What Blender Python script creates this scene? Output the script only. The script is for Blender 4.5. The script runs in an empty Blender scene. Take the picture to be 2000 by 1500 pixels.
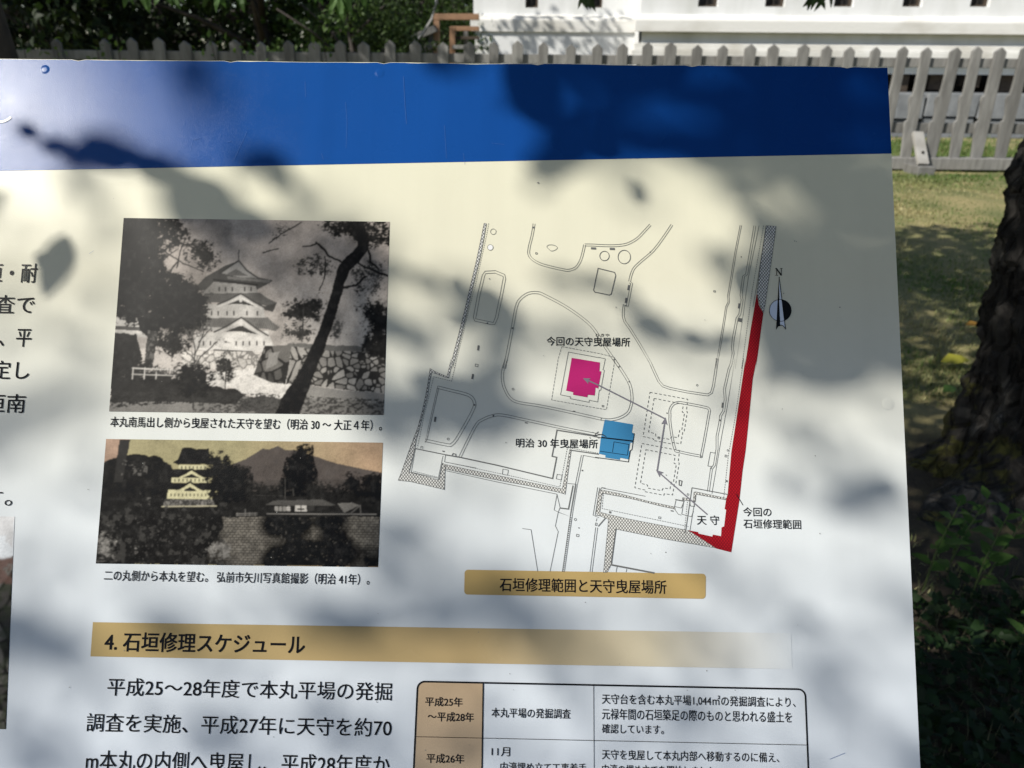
import bpy, bmesh, math, random
import numpy as np
from mathutils import Vector, Matrix, noise as mnoise

# ------------------------------------------------------------------ camera, sky, sun, exposure
sc = bpy.context.scene
col = sc.collection
F, PITCH = 1450.0, math.radians(23.5)          # focal length in pixels of a 2000 px wide picture
CAM = Vector((0, 0, 1.55))
b_x = np.array([0.99986, -0.01345, -0.00975]); b_y = np.array([0.01333, 0.99309, 0.1166])
b_x /= np.linalg.norm(b_x); b_y -= b_x * (b_x @ b_y); b_y /= np.linalg.norm(b_y)
wz = -math.sin(PITCH)
wx = (0.01345 * 0.917 + 0.00975 * wz) / 0.99986
wy = (b_x[0] * wx + b_x[2] * wz) / (-b_x[1])
wy = math.sqrt(1 - wx * wx - wz * wz)
wx = (-b_x[1] * wy - b_x[2] * wz) / b_x[0]
up = Vector((wx, wy, -wz)).normalized()         # blender camera axes: x right, y up, z back
Xc = Vector((b_x[0], b_x[1], -b_x[2])); Xc = (Xc - up * Xc.dot(up)).normalized()
Yc = up.cross(Xc)
R = Matrix((Xc, Yc, up))                        # camera -> world
cam_d = bpy.data.cameras.new('camera'); cam = bpy.data.objects.new('camera', cam_d); col.objects.link(cam)
cam.matrix_world = Matrix.Translation(CAM) @ R.to_4x4()
cam_d.sensor_width = 36; cam_d.lens = F / 2000 * 36; cam_d.clip_start = .02; cam_d.clip_end = 3000
cam_d.dof.use_dof = True; cam_d.dof.focus_distance = .62; cam_d.dof.aperture_fstop = 11
sc.camera = cam

SUN = Vector((-.6042, -.4185, .6781)).normalized()    # towards the sun: behind the camera, to the left, 43 degrees up
w = bpy.data.worlds.new('World'); sc.world = w; w.use_nodes = True
nt = w.node_tree; sky = nt.nodes.new('ShaderNodeTexSky'); sky.sky_type = 'NISHITA'; sky.sun_disc = False
sky.sun_elevation = math.asin(SUN.z); sky.sun_rotation = math.atan2(SUN.x, SUN.y)
nt.links.new(sky.outputs[0], nt.nodes['Background'].inputs[0]); nt.nodes['Background'].inputs[1].default_value = .088
sl = bpy.data.lights.new('sun', 'SUN'); sl.energy = 4.9; sl.angle = math.radians(.53); sl.color = (1, .955, .87)
so = bpy.data.objects.new('sun', sl); col.objects.link(so); so.rotation_euler = SUN.to_track_quat('Z', 'Y').to_euler()
sc.view_settings.view_transform = 'Standard'; sc.view_settings.look = 'None'; sc.view_settings.exposure = .18
sc.cycles.max_bounces = 8; sc.cycles.transparent_max_bounces = 4
try: sc.cycles.use_adaptive_sampling = True; sc.cycles.use_denoising = True
except Exception: pass

# ------------------------------------------------------------------ helpers
WM = {}
def make(name, me, parent=None, M=None):
    o = bpy.data.objects.new(name, me); col.objects.link(o)
    M = M or Matrix.Identity(4)
    if parent: o.parent = parent; o.matrix_basis = WM[parent.name].inverted() @ M
    else: o.matrix_basis = M
    WM[o.name] = M.copy(); return o
def mesh(name, v, f, mat, parent=None, M=None, smooth=False):
    me = bpy.data.meshes.new(name)
    if isinstance(v, np.ndarray) and isinstance(f, np.ndarray):
        k = f.shape[1]; me.vertices.add(len(v)); me.vertices.foreach_set('co', v.astype(np.float32).ravel())
        me.loops.add(f.size); me.loops.foreach_set('vertex_index', f.astype(np.int32).ravel())
        me.polygons.add(len(f)); me.polygons.foreach_set('loop_start', np.arange(0, f.size, k, dtype=np.int32))
        me.update(calc_edges=True)
    else:
        me.from_pydata([tuple(p) for p in v], [], [tuple(q) for q in f]); me.update()
    for m in (mat if isinstance(mat, list) else [mat]): me.materials.append(m)
    if smooth: me.polygons.foreach_set('use_smooth', [True] * len(me.polygons))
    return make(name, me, parent, M)
def colour(o, c):                                   # per-point colour, used as the printed / natural colour of the thing
    a = o.data.color_attributes.new('Col', 'FLOAT_COLOR', 'POINT')
    c = np.concatenate([c, np.ones((len(c), 1))], 1).astype(np.float32); a.data.foreach_set('color', c.ravel())
def empty(name, loc, label=None, cat=None, group=None):
    M = Matrix.Translation(loc); o = make(name, None, None, M); o.empty_display_size = .1
    return tag(o, label, cat, group)
def tag(o, label=None, cat=None, group=None, kind=None):
    if label: o['label'] = label
    if cat: o['category'] = cat
    if group: o['group'] = group
    if kind: o['kind'] = kind
    return o
class MB:                                           # collects boxes and tubes into one mesh
    def __init__(s): s.v, s.f = [], []
    def add(s, v, f): n = len(s.v); s.v += [tuple(p) for p in v]; s.f += [tuple(i + n for i in q) for q in f]; return s
    def box(s, a, b):
        (x0, y0, z0), (x1, y1, z1) = a, b
        return s.add([(x0,y0,z0),(x1,y0,z0),(x1,y1,z0),(x0,y1,z0),(x0,y0,z1),(x1,y0,z1),(x1,y1,z1),(x0,y1,z1)],
                     [(0,3,2,1),(4,5,6,7),(0,1,5,4),(1,2,6,5),(2,3,7,6),(3,0,4,7)])
    def bar(s, a, b, w, h, ref=(0, 0, 1)):          # square bar from a to b
        a, b = Vector(a), Vector(b); d = (b - a).normalized(); r = d.cross(Vector(ref))
        if r.length < 1e-3: r = d.cross(Vector((0, 1, 0)))
        r.normalize(); u = r.cross(d)
        v = [p + r * (sx * w / 2) + u * (sz * h / 2) for p in (a, b) for sx, sz in ((-1,-1),(1,-1),(1,1),(-1,1))]
        return s.add(v, [(0,1,2,3),(7,6,5,4),(0,4,5,1),(1,5,6,2),(2,6,7,3),(3,7,4,0)])
    def tube(s, pts, rad, n=8):
        pts = [Vector(p) for p in pts]; rad = rad if isinstance(rad, (list, tuple)) else [rad] * len(pts)
        v = []; 
        for i, p in enumerate(pts):
            d = (pts[min(i + 1, len(pts) - 1)] - pts[max(i - 1, 0)]).normalized()
            r = d.cross(Vector((.31, .2, .93))).normalized(); u = r.cross(d)
            v += [p + (r * math.cos(2 * math.pi * j / n) + u * math.sin(2 * math.pi * j / n)) * rad[i] for j in range(n)]
        f = [(i * n + j, i * n + (j + 1) % n, (i + 1) * n + (j + 1) % n, (i + 1) * n + j) for i in range(len(pts) - 1) for j in range(n)]
        f += [tuple(range(n - 1, -1, -1)), tuple((len(pts) - 1) * n + j for j in range(n))]
        return s.add(v, f)
    def build(s, name, mat, parent=None, smooth=False, bevel=0):
        o = mesh(name, s.v, s.f, mat, parent, None, smooth)
        if bevel:
            b = o.modifiers.new('bevel', 'BEVEL'); b.width = bevel; b.segments = 2; b.limit_method = 'ANGLE'
        return o

def material(name, c, rough=.6, c2=None, scale=5, detail=6, spec=.5, bump=0, bscale=40, attr=False, stretch=None, coord='Object', fac=(.35, .65)):
    m = bpy.data.materials.new(name); m.use_nodes = True; n = m.node_tree.nodes; l = m.node_tree.links
    p = n['Principled BSDF']; p.inputs['Roughness'].default_value = rough; p.inputs['Specular IOR Level'].default_value = spec
    p.inputs['Base Color'].default_value = (*c, 1)
    tc = n.new('ShaderNodeTexCoord'); vec = tc.outputs[coord]
    if stretch:
        mp = n.new('ShaderNodeMapping'); mp.inputs['Scale'].default_value = stretch; l.new(vec, mp.inputs[0]); vec = mp.outputs[0]
    src = None
    if attr:
        a = n.new('ShaderNodeAttribute'); a.attribute_name = 'Col'; src = a.outputs['Color']
    if c2:
        t = n.new('ShaderNodeTexNoise'); t.inputs['Scale'].default_value = scale; t.inputs['Detail'].default_value = detail; l.new(vec, t.inputs[0])
        r = n.new('ShaderNodeMapRange'); r.inputs[1].default_value, r.inputs[2].default_value = fac; l.new(t.outputs[0], r.inputs[0])
        x = n.new('ShaderNodeMix'); x.data_type = 'RGBA'; x.inputs['A'].default_value = (*c, 1); x.inputs['B'].default_value = (*c2, 1); l.new(r.outputs[0], x.inputs['Factor'])
        if src:
            y = n.new('ShaderNodeMix'); y.data_type = 'RGBA'; y.blend_type = 'MULTIPLY'; y.inputs['Factor'].default_value = 1
            l.new(src, y.inputs['A']); l.new(x.outputs['Result'], y.inputs['B']); src = y.outputs['Result']
        else: src = x.outputs['Result']
    if src: l.new(src, p.inputs['Base Color'])
    if bump:
        t = n.new('ShaderNodeTexNoise'); t.inputs['Scale'].default_value = bscale; t.inputs['Detail'].default_value = 5; l.new(vec, t.inputs[0])
        b = n.new('ShaderNodeBump'); b.inputs['Strength'].default_value = bump; b.inputs['Distance'].default_value = .01; l.new(t.outputs[0], b.inputs['Height']); l.new(b.outputs[0], p.inputs['Normal'])
    return m
def leafmat(name, c, rough=.45, trans=.35):
    m = material(name, c, rough, attr=True); n = m.node_tree.nodes; l = m.node_tree.links; p = n['Principled BSDF']
    t = n.new('ShaderNodeBsdfTranslucent'); mx = n.new('ShaderNodeMixShader'); mx.inputs[0].default_value = trans
    g = n.new('ShaderNodeHueSaturation'); g.inputs['Value'].default_value = 1.3; g.inputs['Saturation'].default_value = 1.15
    l.new(n['Attribute'].outputs['Color'], g.inputs['Color']); l.new(g.outputs[0], t.inputs['Color'])
    l.new(p.outputs[0], mx.inputs[1]); l.new(t.outputs[0], mx.inputs[2]); l.new(mx.outputs[0], n['Material Output'].inputs[0])
    return m

def ray(px, py): return R @ Vector(((px - 1000) / F, -(py - 750) / F, -1))
def at(px, py, Y):                                   # the point of the vertical plane y = Y seen at a pixel of the photograph
    d = ray(px, py); return CAM + d * (Y / d.y)
def zg(x, y):                                        # height of the lawn: rises gently towards the fence
    t = np.clip((np.asarray(y, float) - 1.8) / 6.6, 0, 1); return .41 * t * t * (3 - 2 * t)
def ground_at(px, py):
    d = ray(px, py); t = .3
    while t < 60:
        p = CAM + d * t
        if p.z < zg(p.x, p.y): break
        t += .01
    return p
rnd = random.Random(7); rng = np.random.default_rng(11)

# ------------------------------------------------------------------ board frame: u across, v up the face, h out of it
Bx = R @ Vector((b_x[0], b_x[1], -b_x[2])); By = R @ Vector((b_y[0], b_y[1], -b_y[2])); Bn = Bx.cross(By)
Ob = CAM + R @ Vector((0, 0, -.62))
BM = Matrix.Translation(Ob) @ Matrix((Bx, By, Bn)).transposed().to_4x4()
def uv(px, py):
    d = ray(px, py); t = (Ob - CAM).dot(Bn) / d.dot(Bn); q = CAM + d * t - Ob; return q.dot(Bx), q.dot(By)
def board_pt(u, v, h=0): return Ob + Bx * u + By * v + Bn * h

# ------------------------------------------------------------------ ground, path
M_soil = material('soil', (.045, .034, .022), .95, (.085, .065, .042), 3.0, bump=.6, bscale=30)
xs = np.concatenate([np.linspace(-300, -14, 14), np.linspace(-13, 13, 105), np.linspace(14, 300, 14)])
ys = np.concatenate([np.linspace(-60, -3, 8), np.linspace(-2.5, 15, 90), np.linspace(16, 600, 20)])
GX, GY = np.meshgrid(xs, ys); GZ = zg(GX, GY) + .012 * np.sin(GX * 3.1 + 1) * np.cos(GY * 2.7)
nx, ny = len(xs), len(ys); ii = (np.arange(ny - 1)[:, None] * nx + np.arange(nx - 1)[None]).ravel()
g = mesh('ground', np.stack([GX, GY, GZ], -1).reshape(-1, 3), np.stack([ii, ii + 1, ii + nx + 1, ii + nx], 1), M_soil, smooth=True)
tag(g, kind='structure')
# ------------------------------------------------------------------ castle keep behind the fence
M_plaster = material('white_plaster', (.76, .77, .775), .8, (.56, .57, .55), 2.0, stretch=(1, 1, .3), bump=.3, bscale=14, fac=(.45, .8))
M_trim = material('plaster_trim', (.75, .745, .72), .8, (.50, .48, .43), 2.2, stretch=(.6, 1, 1), bump=.3, bscale=20, fac=(.45, .8))
M_dark = material('dark_opening', (.02, .017, .014), .7, (.03, .026, .022), 8)
M_beam = material('old_beam', (.075, .055, .038), .8, (.04, .03, .022), 6, stretch=(1, 8, 8))
M_stone = material('grey_stone', (.20, .21, .22), .85, (.13, .14, .15), 4, bump=.5, bscale=18)
M_tile = material('roof_tile', (.09, .10, .10), .6, (.13, .14, .14), 3)
YA, YB = 14.7, 14.0
def zp(x, y, Y): return at(x, y, Y).z
def xp(x, y, Y): return at(x, y, Y).x
keep = empty('castle_keep', (6, 17, .42), 'white plastered castle building with small black windows on a stone base behind the fence', 'castle')
TOPZ = 5.6
def wall_with_windows(x0, x1, Y, z0, z1, wins, name):
    mb = MB(); xs_ = [x0]
    for a, b, c, d in wins: xs_ += [a, b]
    xs_.append(x1)
    def quad(xa, xb, za, zb): mb.add([(xa, Y, za), (xb, Y, za), (xb, Y, zb), (xa, Y, zb)], [(0, 1, 2, 3)])
    for i in range(len(xs_) - 1):
        if i % 2 == 0: quad(xs_[i], xs_[i + 1], z0, z1)
        else:
            a, b, c, d = wins[i // 2]; quad(a, b, z0, c); quad(a, b, d, z1)
            e = Y + .2
            mb.add([(a, Y, c), (b, Y, c), (b, e, c), (a, e, c)], [(0, 1, 2, 3)]); mb.add([(a, Y, d), (b, Y, d), (b, e, d), (a, e, d)], [(3, 2, 1, 0)])
            mb.add([(a, Y, c), (a, e, c), (a, e, d), (a, Y, d)], [(0, 1, 2, 3)]); mb.add([(b, Y, c), (b, e, c), (b, e, d), (b, Y, d)], [(3, 2, 1, 0)])
    o = mb.build(name, M_plaster, keep)
    for a, b, c, d in wins:
        f = MB(); t = .035; y0, y1 = Y + .10, Y + .16
        f.box((a + .002, y0, c + .002), (a + t, y1, d - .002)).box((b - t, y0, c + .002), (b - .002, y1, d - .002)).box((a + t, y0, c + .002), (b - t, y1, c + t)).box((a + t, y0, d - t), (b - t, y1, d - .002))
        wd = f.build('window', M_beam, keep)
        mb2 = MB(); mb2.box((a + .003, Y + .17, c + .003), (b - .003, Y + .195, d - .003)); mb2.build('pane', M_dark, wd)
        g2 = MB(); g2.box(((a + b) / 2 - .015, Y + .115, c + t), ((a + b) / 2 + .015, Y + .145, d - t)); g2.build('bar', M_dark, wd)
    return o
winA, winB = [], []
for x in (1040, 1166):
    a = at(x - 14, 15, YA); b = at(x + 11, 15, YA); winA.append((a.x, b.x, a.z, a.z + .62))
for x in (1376, 1507, 1641, 1775, 1907, 2040, 2172, 2304, 2436, 2568):
    a = at(x - 13, 13, YB); b = at(x + 26, 13, YB); winB.append((a.x, b.x, a.z, a.z + .62))
xa0 = xp(925, 40, YA); xa1 = xp(1250, 40, YB); xb1 = xp(2700, 40, YB)
wall_with_windows(xa0, xa1 + .3, YA, zp(1000, 34, YA), TOPZ, winA, 'wall')
wall_with_windows(xa1, xb1, YB, zp(1500, 33, YB), TOPZ, winB, 'wall')
mb = MB()
mb.add([(xa1, YB, .9), (xa1, YA, .9), (xa1, YA, TOPZ), (xa1, YB, TOPZ)], [(0, 1, 2, 3)])
mb.build('return_wall', M_plaster, keep); mb = MB(); mb.add([(xa0, YA, .9), (xa0, 22, .9), (xa0, 22, TOPZ), (xa0, YA, TOPZ)], [(0, 1, 2, 3)])
mb.build('return_wall', M_plaster, keep); mb = MB(); mb.add([(xb1, YB, .9), (xb1, 22, .9), (xb1, 22, TOPZ), (xb1, YB, TOPZ)], [(3, 2, 1, 0)])
mb.build('return_wall', M_plaster, keep)
# ledge that throws a shadow line, with a rounded top edge
def ledge(x0, x1, Y, zt, zb, d, name):
    m_ = MB(); pr = [(0, zt + .05), (-d * .55, zt + .02), (-d * .92, zt - .02), (-d, zt - .05), (-d, zb), (0, zb)]
    v = [(x, Y + p[0], p[1]) for x in (x0, x1) for p in pr]; n_ = len(pr)
    m_.add(v, [(i, i + n_, (i + 1) % n_ + n_, (i + 1) % n_) for i in range(n_)] + [tuple(range(n_)), tuple(range(2 * n_ - 1, n_ - 1, -1))])
    return m_.build(name, M_trim, keep)
dl = .16
ledge(xa0 - .05, xa1 - .002, YA, zp(1050, 34, YA - dl), zp(1050, 62, YA - dl), dl, 'ledge')
ledge(xa1 - .09, xb1, YB, zp(1600, 36, YB - dl), zp(1600, 64, YB - dl), dl, 'ledge')
# lower skirt walls
zbA, zbB = zp(1100, 132, YA), zp(1900, 146, YB)
mb = MB(); mb.box((xa0 + .03, YA - .115, zbA), (xa1 + .1, YA + .3, zp(1050, 34, YA) + .01)); mb.build('lower_wall', M_plaster, keep)
mb = MB(); mb.box((xa1 + .05, YB + .03, zbB), (xb1, YB + .3, zp(1600, 36, YB) + .01)); mb.build('lower_wall', M_plaster, keep)
xk = xp(1238, 90, YB)
mb = MB(); mb.box((xk, YB - .06, zp(1700, 101, YB - .06)), (xb1, YB + .03, zp(1700, 88, YB - .06))); mb.box((xk - .05, YB - .12, zp(1700, 120, YB - .12)), (xb1, YB + .03, zp(1700, 101, YB - .06) - .003))
mb.build('base_moulding', M_trim, keep, bevel=.01)
mb = MB(); zt = zbB
for i, x in enumerate(np.arange(xa0, xb1, .62)): mb.box((x, YB + .12 + .1 * (i % 2), zt - .30 + .05 * (i % 3)), (x + .2, 20, zt - .004))
mb.box((xa0, YB + .55, zt - .75), (xb1, YB + .8, zt - .38)); mb.build('timber_supports', M_beam, keep)
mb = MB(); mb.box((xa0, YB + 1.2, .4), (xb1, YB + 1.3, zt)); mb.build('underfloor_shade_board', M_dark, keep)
# stone footing: a course of fitted irregular blocks
mb = MB(); zs0, zs1 = .38, zp(1850, 183, YB - .5); x = xp(1250, 150, YB)
r2 = random.Random(3)
while x < xb1:
    wd = r2.uniform(.7, 1.25); zm = zs0 + (zs1 - zs0) * r2.uniform(.42, .62); dd = r2.uniform(-.03, .03)
    for z0, z1 in ((zs0, zm - .012), (zm + .012, zs1)):
        o1, o2 = r2.uniform(-.06, .06), r2.uniform(-.06, .06); d1 = r2.uniform(-.04, .04)
        y0 = YB - .5 + d1
        v = [(x + .015, y0, z0), (x + wd - .015, y0, z0), (x + wd - .015 + o1, y0 + .06, z1), (x + .015 + o1, y0 + .06, z1)]
        v += [(p[0], YB + .5, p[2]) for p in v]
        mb.add(v, [(0, 1, 2, 3), (1, 5, 6, 2), (0, 3, 7, 4), (3, 2, 6, 7)])
    x += wd
mb.build('stone_footing', M_stone, keep, bevel=.02)
mb = MB(); e = 1.0
mb.add([(xa0 - e, YB - e, TOPZ), (xb1 + e, YB - e, TOPZ), (xb1 + e, 23, TOPZ), (xa0 - e, 23, TOPZ), (xa0 + 2.4, YB + 2.6, TOPZ + 2), (xb1 - 2.4, YB + 2.6, TOPZ + 2), (xb1 - 2.4, 19.5, TOPZ + 2), (xa0 + 2.4, 19.5, TOPZ + 2)],
       [(0, 3, 2, 1), (4, 5, 6, 7), (0, 1, 5, 4), (1, 2, 6, 5), (2, 3, 7, 6), (3, 0, 4, 7)]); mb.build('roof', M_tile, keep)

# wooden stair rail beside the keep, grey ramp rails and a slack cable
M_newwood = material('new_timber', (.34, .20, .115), .6, (.25, .14, .08), 5, stretch=(2, 12, 12))
M_greywood = material('weathered_wood', (.225, .222, .212), .85, (.145, .142, .135), 7, stretch=(3, 3, .5), bump=.4, bscale=30)
YR = 13.2
nd, lk = M_greywood.node_tree.nodes, M_greywood.node_tree.links; pb = nd['Principled BSDF']; old = pb.inputs['Base Color'].links[0].from_socket   # every board weathers a little differently
oi = nd.new('ShaderNodeObjectInfo'); mr = nd.new('ShaderNodeMapRange'); mr.inputs[3].default_value, mr.inputs[4].default_value = .72, 1.18; lk.new(oi.outputs['Random'], mr.inputs[0])
hs = nd.new('ShaderNodeHueSaturation'); lk.new(mr.outputs[0], hs.inputs['Value']); lk.new(old, hs.inputs['Color']); lk.new(hs.outputs[0], pb.inputs['Base Color'])
st = empty('stair_rail', at(853, 160, YR), 'orange brown timber stair railing at the left corner of the white castle', 'railing')
def bar(name, a, b, w_, h_, m_, par, Y=YR, Y2=None):
    mb = MB(); mb.bar(at(a[0], a[1], Y), at(b[0], b[1], Y2 or Y), w_, h_, (0, 1, 0)); return mb.build(name, m_, par, bevel=.006)
bar('post', (853, 150), (853, 40), .09, .11, M_newwood, st); bar('post', (884, 150), (884, 52), .09, .10, M_newwood, st, YR + .5)
bar('handrail', (846, 33), (936, 33), .09, .1, M_newwood, st); bar('rail', (880, 56), (936, 56), .07, .08, M_newwood, st, YR + .5)
bar('rail', (884, 92), (936, 92), .06, .1, M_greywood, st, YR + .45); bar('post', (910, 150), (910, 56), .07, .08, M_greywood, st, YR + .7); bar('rail', (880, 74), (936, 74), .05, .08, M_beam, st, YR + .55)
rp = empty('ramp_rail', at(760, 160, YR), 'weathered grey ramp railing sloping down left of the orange timber railing', 'railing')
bar('handrail', (735, 108), (852, 55), .1, .12, M_greywood, rp, YR - .1); bar('rail', (805, 112), (850, 84), .08, .1, M_greywood, rp, YR - .1)
bar('post', (740, 165), (740, 104), .09, .1, M_greywood, rp, YR - .12); bar('post', (842, 165), (842, 58), .08, .1, M_greywood, rp, YR)
mb = MB(); pts = [(858, -40), (852, 5), (843, 38), (828, 62), (812, 82), (800, 100), (798, 150)]
mb.tube([at(x, y, YR - .5 - .02 * i) for i, (x, y) in enumerate(pts)], .022, 6)
tag(mb.build('hanging_cable', material('cable', (.28, .28, .27), .5, (.2, .2, .2), 9), smooth=True), 'slack grey cable hanging down in front of the orange timber railing', 'cable')

# ------------------------------------------------------------------ picket fence
YF = 9.0
fence = empty('picket_fence', (2, YF, .41), 'weathered grey wooden picket fence with pointed tops between lawn and castle', 'fence')
def pick_px(): return [963 + 50.0 * k for k in range(-19, 0)] + [963, 1012, 1062, 1114, 1165, 1214, 1264, 1313, 1363, 1412, 1464, 1514, 1565, 1614, 1664, 1714, 1762, 1811, 1863, 1912, 1958] + [2009 + 50 * k for k in range(8)]
z_tip = at(1400, 85, YF).z; z_bot = at(1850, 309, YF).z
def picket(xc, hgt, wd, th, r_):
    # right edge straight; left edge waves outwards twice with a small notch, as the fence's carved pickets do
    H = hgt; s = wd / 2; k = .30 * wd
    L_ = [(0, 0), (.06, .10), (.14, .35), (.22, .62), (.29, 1.0), (.335, .95), (.35, .25), (.40, .18), (.47, .5), (.53, .95), (.565, .9), (.58, .2), (.64, .05), (.72, 0)]
    left = [(-s - k * b, a * H) for a, b in L_]
    out = left + [(-s, H - .048), (0, H), (s, H - .048), (s, 0)]
    n_ = len(out); v = [(xc + x, y, z_bot + z) for y in (YF - th / 2, YF + th / 2) for x, z in out]
    return v, [tuple(range(n_ - 1, -1, -1)) if 0 else tuple(range(n_)), tuple(range(2 * n_ - 1, n_ - 1, -1))] + [(i, i + n_, (i + 1) % n_ + n_, (i + 1) % n_) for i in range(n_)]
for i, x in enumerate(pick_px()):
    if i in (1, 3): continue
    xx = at(x + rnd.uniform(-2, 2), 100, YF).x
    v, f = picket(xx, z_tip - z_bot + rnd.uniform(-.02, .015), .118 + rnd.uniform(-.01, .01), .04, rnd)
    o = mesh('picket', v, f, M_greywood, fence); lean = rnd.uniform(-.022, .022)
    for q in o.data.vertices: q.co.x += lean * (q.co.z - z_bot); 
    b = o.modifiers.new('bevel', 'BEVEL'); b.width = .005; b.limit_method = 'ANGLE'; b.angle_limit = 1.0
xl = at(20, 100, YF).x; xr = at(2600, 100, YF).x
def frail(y0, y1, Y, d, name):
    mb = MB(); mb.box((xl, Y, at(1500, y1 + 1, Y).z), (xr, Y + d, at(1500, y0 + 1, Y).z)); return mb.build(name, M_greywood, fence, bevel=.006)
frail(109, 128, YF + .025, .06, 'rail'); frail(236, 256, YF + .025, .07, 'rail'); frail(305, 327, YF - .10, .2, 'sill_beam')
mb = MB(); a = at(1792, 259, YF - .05); b = at(1803, 322, YF - .36); mb.bar(a, b, .12, .045, (0, 1, 0))
br = mb.build('brace', material('pale_board', (.36, .35, .33), .75, (.27, .26, .24), 6), fence, bevel=.004)
mb = MB(); c = b + (a - b) * .35; mb.tube([c + Vector((0, .01, 0)), c + Vector((0, -.04, .02))], .014, 8); mb.build('bolt', M_dark, br)
mb = MB(); mb.box((b.x - .09, YF - .46, .34), (b.x + .10, YF - .102, b.z - .01)); mb.build('foot_block', M_greywood, fence, bevel=.008)
# ------------------------------------------------------------------ leaves (shared builder): small folded blades with a point at each end
def leaf_arrays(P, D, N, Ln, Wd, C, curl=.12):
    P, D, N = map(lambda a: np.asarray(a, float), (P, D, N)); k = len(P)
    D = D / np.linalg.norm(D, axis=1)[:, None]; S = np.cross(D, N); S /= np.linalg.norm(S, axis=1)[:, None] + 1e-9; N = np.cross(S, D)
    Ln = np.asarray(Ln).reshape(-1, 1); Wd = np.asarray(Wd).reshape(-1, 1)
    v = np.stack([P, P + D * Ln * .38 + S * Wd * .5 + N * Ln * curl * .6, P + D * Ln * .42, P + D * Ln * .38 - S * Wd * .5 + N * Ln * curl * .6,
                  P + D * Ln * .75 + S * Wd * .3, P + D * Ln * .75 - S * Wd * .3, P + D * Ln - N * Ln * curl], 1).reshape(-1, 3)
    b = (np.arange(k) * 7)[:, None, None]
    f = (np.array([[0, 2, 1], [0, 3, 2], [1, 2, 4], [3, 5, 2], [2, 5, 4], [4, 5, 6]])[None] + b).reshape(-1, 3)
    return v, f, np.repeat(C, 7, 0)
def rdir(k): d = rng.normal(size=(k, 3)); return d / np.linalg.norm(d, axis=1)[:, None]
def leaf_object(name, P, D, N, Ln, Wd, C, mat, parent=None):
    v, f, c = leaf_arrays(P, D, N, Ln, Wd, C); o = mesh(name, v, f, mat, parent, smooth=False); colour(o, c); return o
def greens(k, a=(.035, .075, .018), b=(.09, .16, .035)):
    t = rng.random((k, 1)); return (np.array(a) * (1 - t) + np.array(b) * t) * rng.uniform(.75, 1.25, (k, 1))
M_leaf = leafmat('leaf', (.06, .11, .03), .58, .32); M_leaf.node_tree.nodes['Principled BSDF'].inputs['Specular IOR Level'].default_value = .3
M_bark = material('cherry_bark', (.060, .050, .043), .9, (.030, .025, .022), 9, bump=.9, bscale=60, stretch=(1, 1, .5))

# ------------------------------------------------------------------ the cherry tree: trunk at the right, crown over the board
TX, TY = 1.985, 2.62
tree = empty('cherry_tree', (TX, TY, 0), 'old cherry tree with dark cracked bark and flaring roots beside the board', 'tree')
def trunk_mesh():
    nth, nz = 220, 230; v = []
    lobes = [(math.radians(205), .62, .30), (math.radians(250), .40, .32), (math.radians(165), .35, .3), (math.radians(310), .45, .35), (math.radians(20), .5, .35), (math.radians(90), .5, .4)]
    for i in range(nz + 1):
        z = -.06 + 3.2 * (i / nz) ** 1.35
        for j in range(nth):
            th = 2 * math.pi * j / nth; r = .285 - .018 * z + .02 * math.sin(3 * th + .8 * z) + .012 * math.sin(5 * th - 2 * z)
            e = max(z + .02, 0)
            for a, amp, wd in lobes:
                d = abs((th - a + math.pi) % (2 * math.pi) - math.pi); r += amp * math.exp(-(d / wd) ** 2) * (math.exp(-e / .13) * .8 + .14 * math.exp(-e / .42))
            c, s = math.cos(th), math.sin(th)
            q = Vector((c * 9, s * 9, z * 5))
            a_ = mnoise.noise(q); b_ = mnoise.noise(q * 2.7 + Vector((3, 1, 7)))
            q2 = Vector((c * 4, s * 4, z * 9)); h_ = mnoise.noise(q2 * 1.3)
            ridge = 1 - abs(mnoise.noise(Vector((c * 13, s * 13, z * 4.5)))) * 2
            r += .020 * a_ + .012 * b_ + .016 * h_ + .034 * max(ridge, 0) ** 2 - .012 + .006 * mnoise.noise(q * 8)
            v.append((TX + r * c + (-.13 * (z - 1.25) if z < 1.2 else .0065 + .34 * (z - 1.2)), TY + r * s + .02 * z * z * .3, z))
    f = [(i * nth + j, i * nth + (j + 1) % nth, (i + 1) * nth + (j + 1) % nth, (i + 1) * nth + j) for i in range(nz) for j in range(nth)]
    return np.array(v), np.array(f)
tv, tf = trunk_mesh()
tc = np.tile(np.array([[.022, .0195, .017]]), (len(tv), 1))
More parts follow.
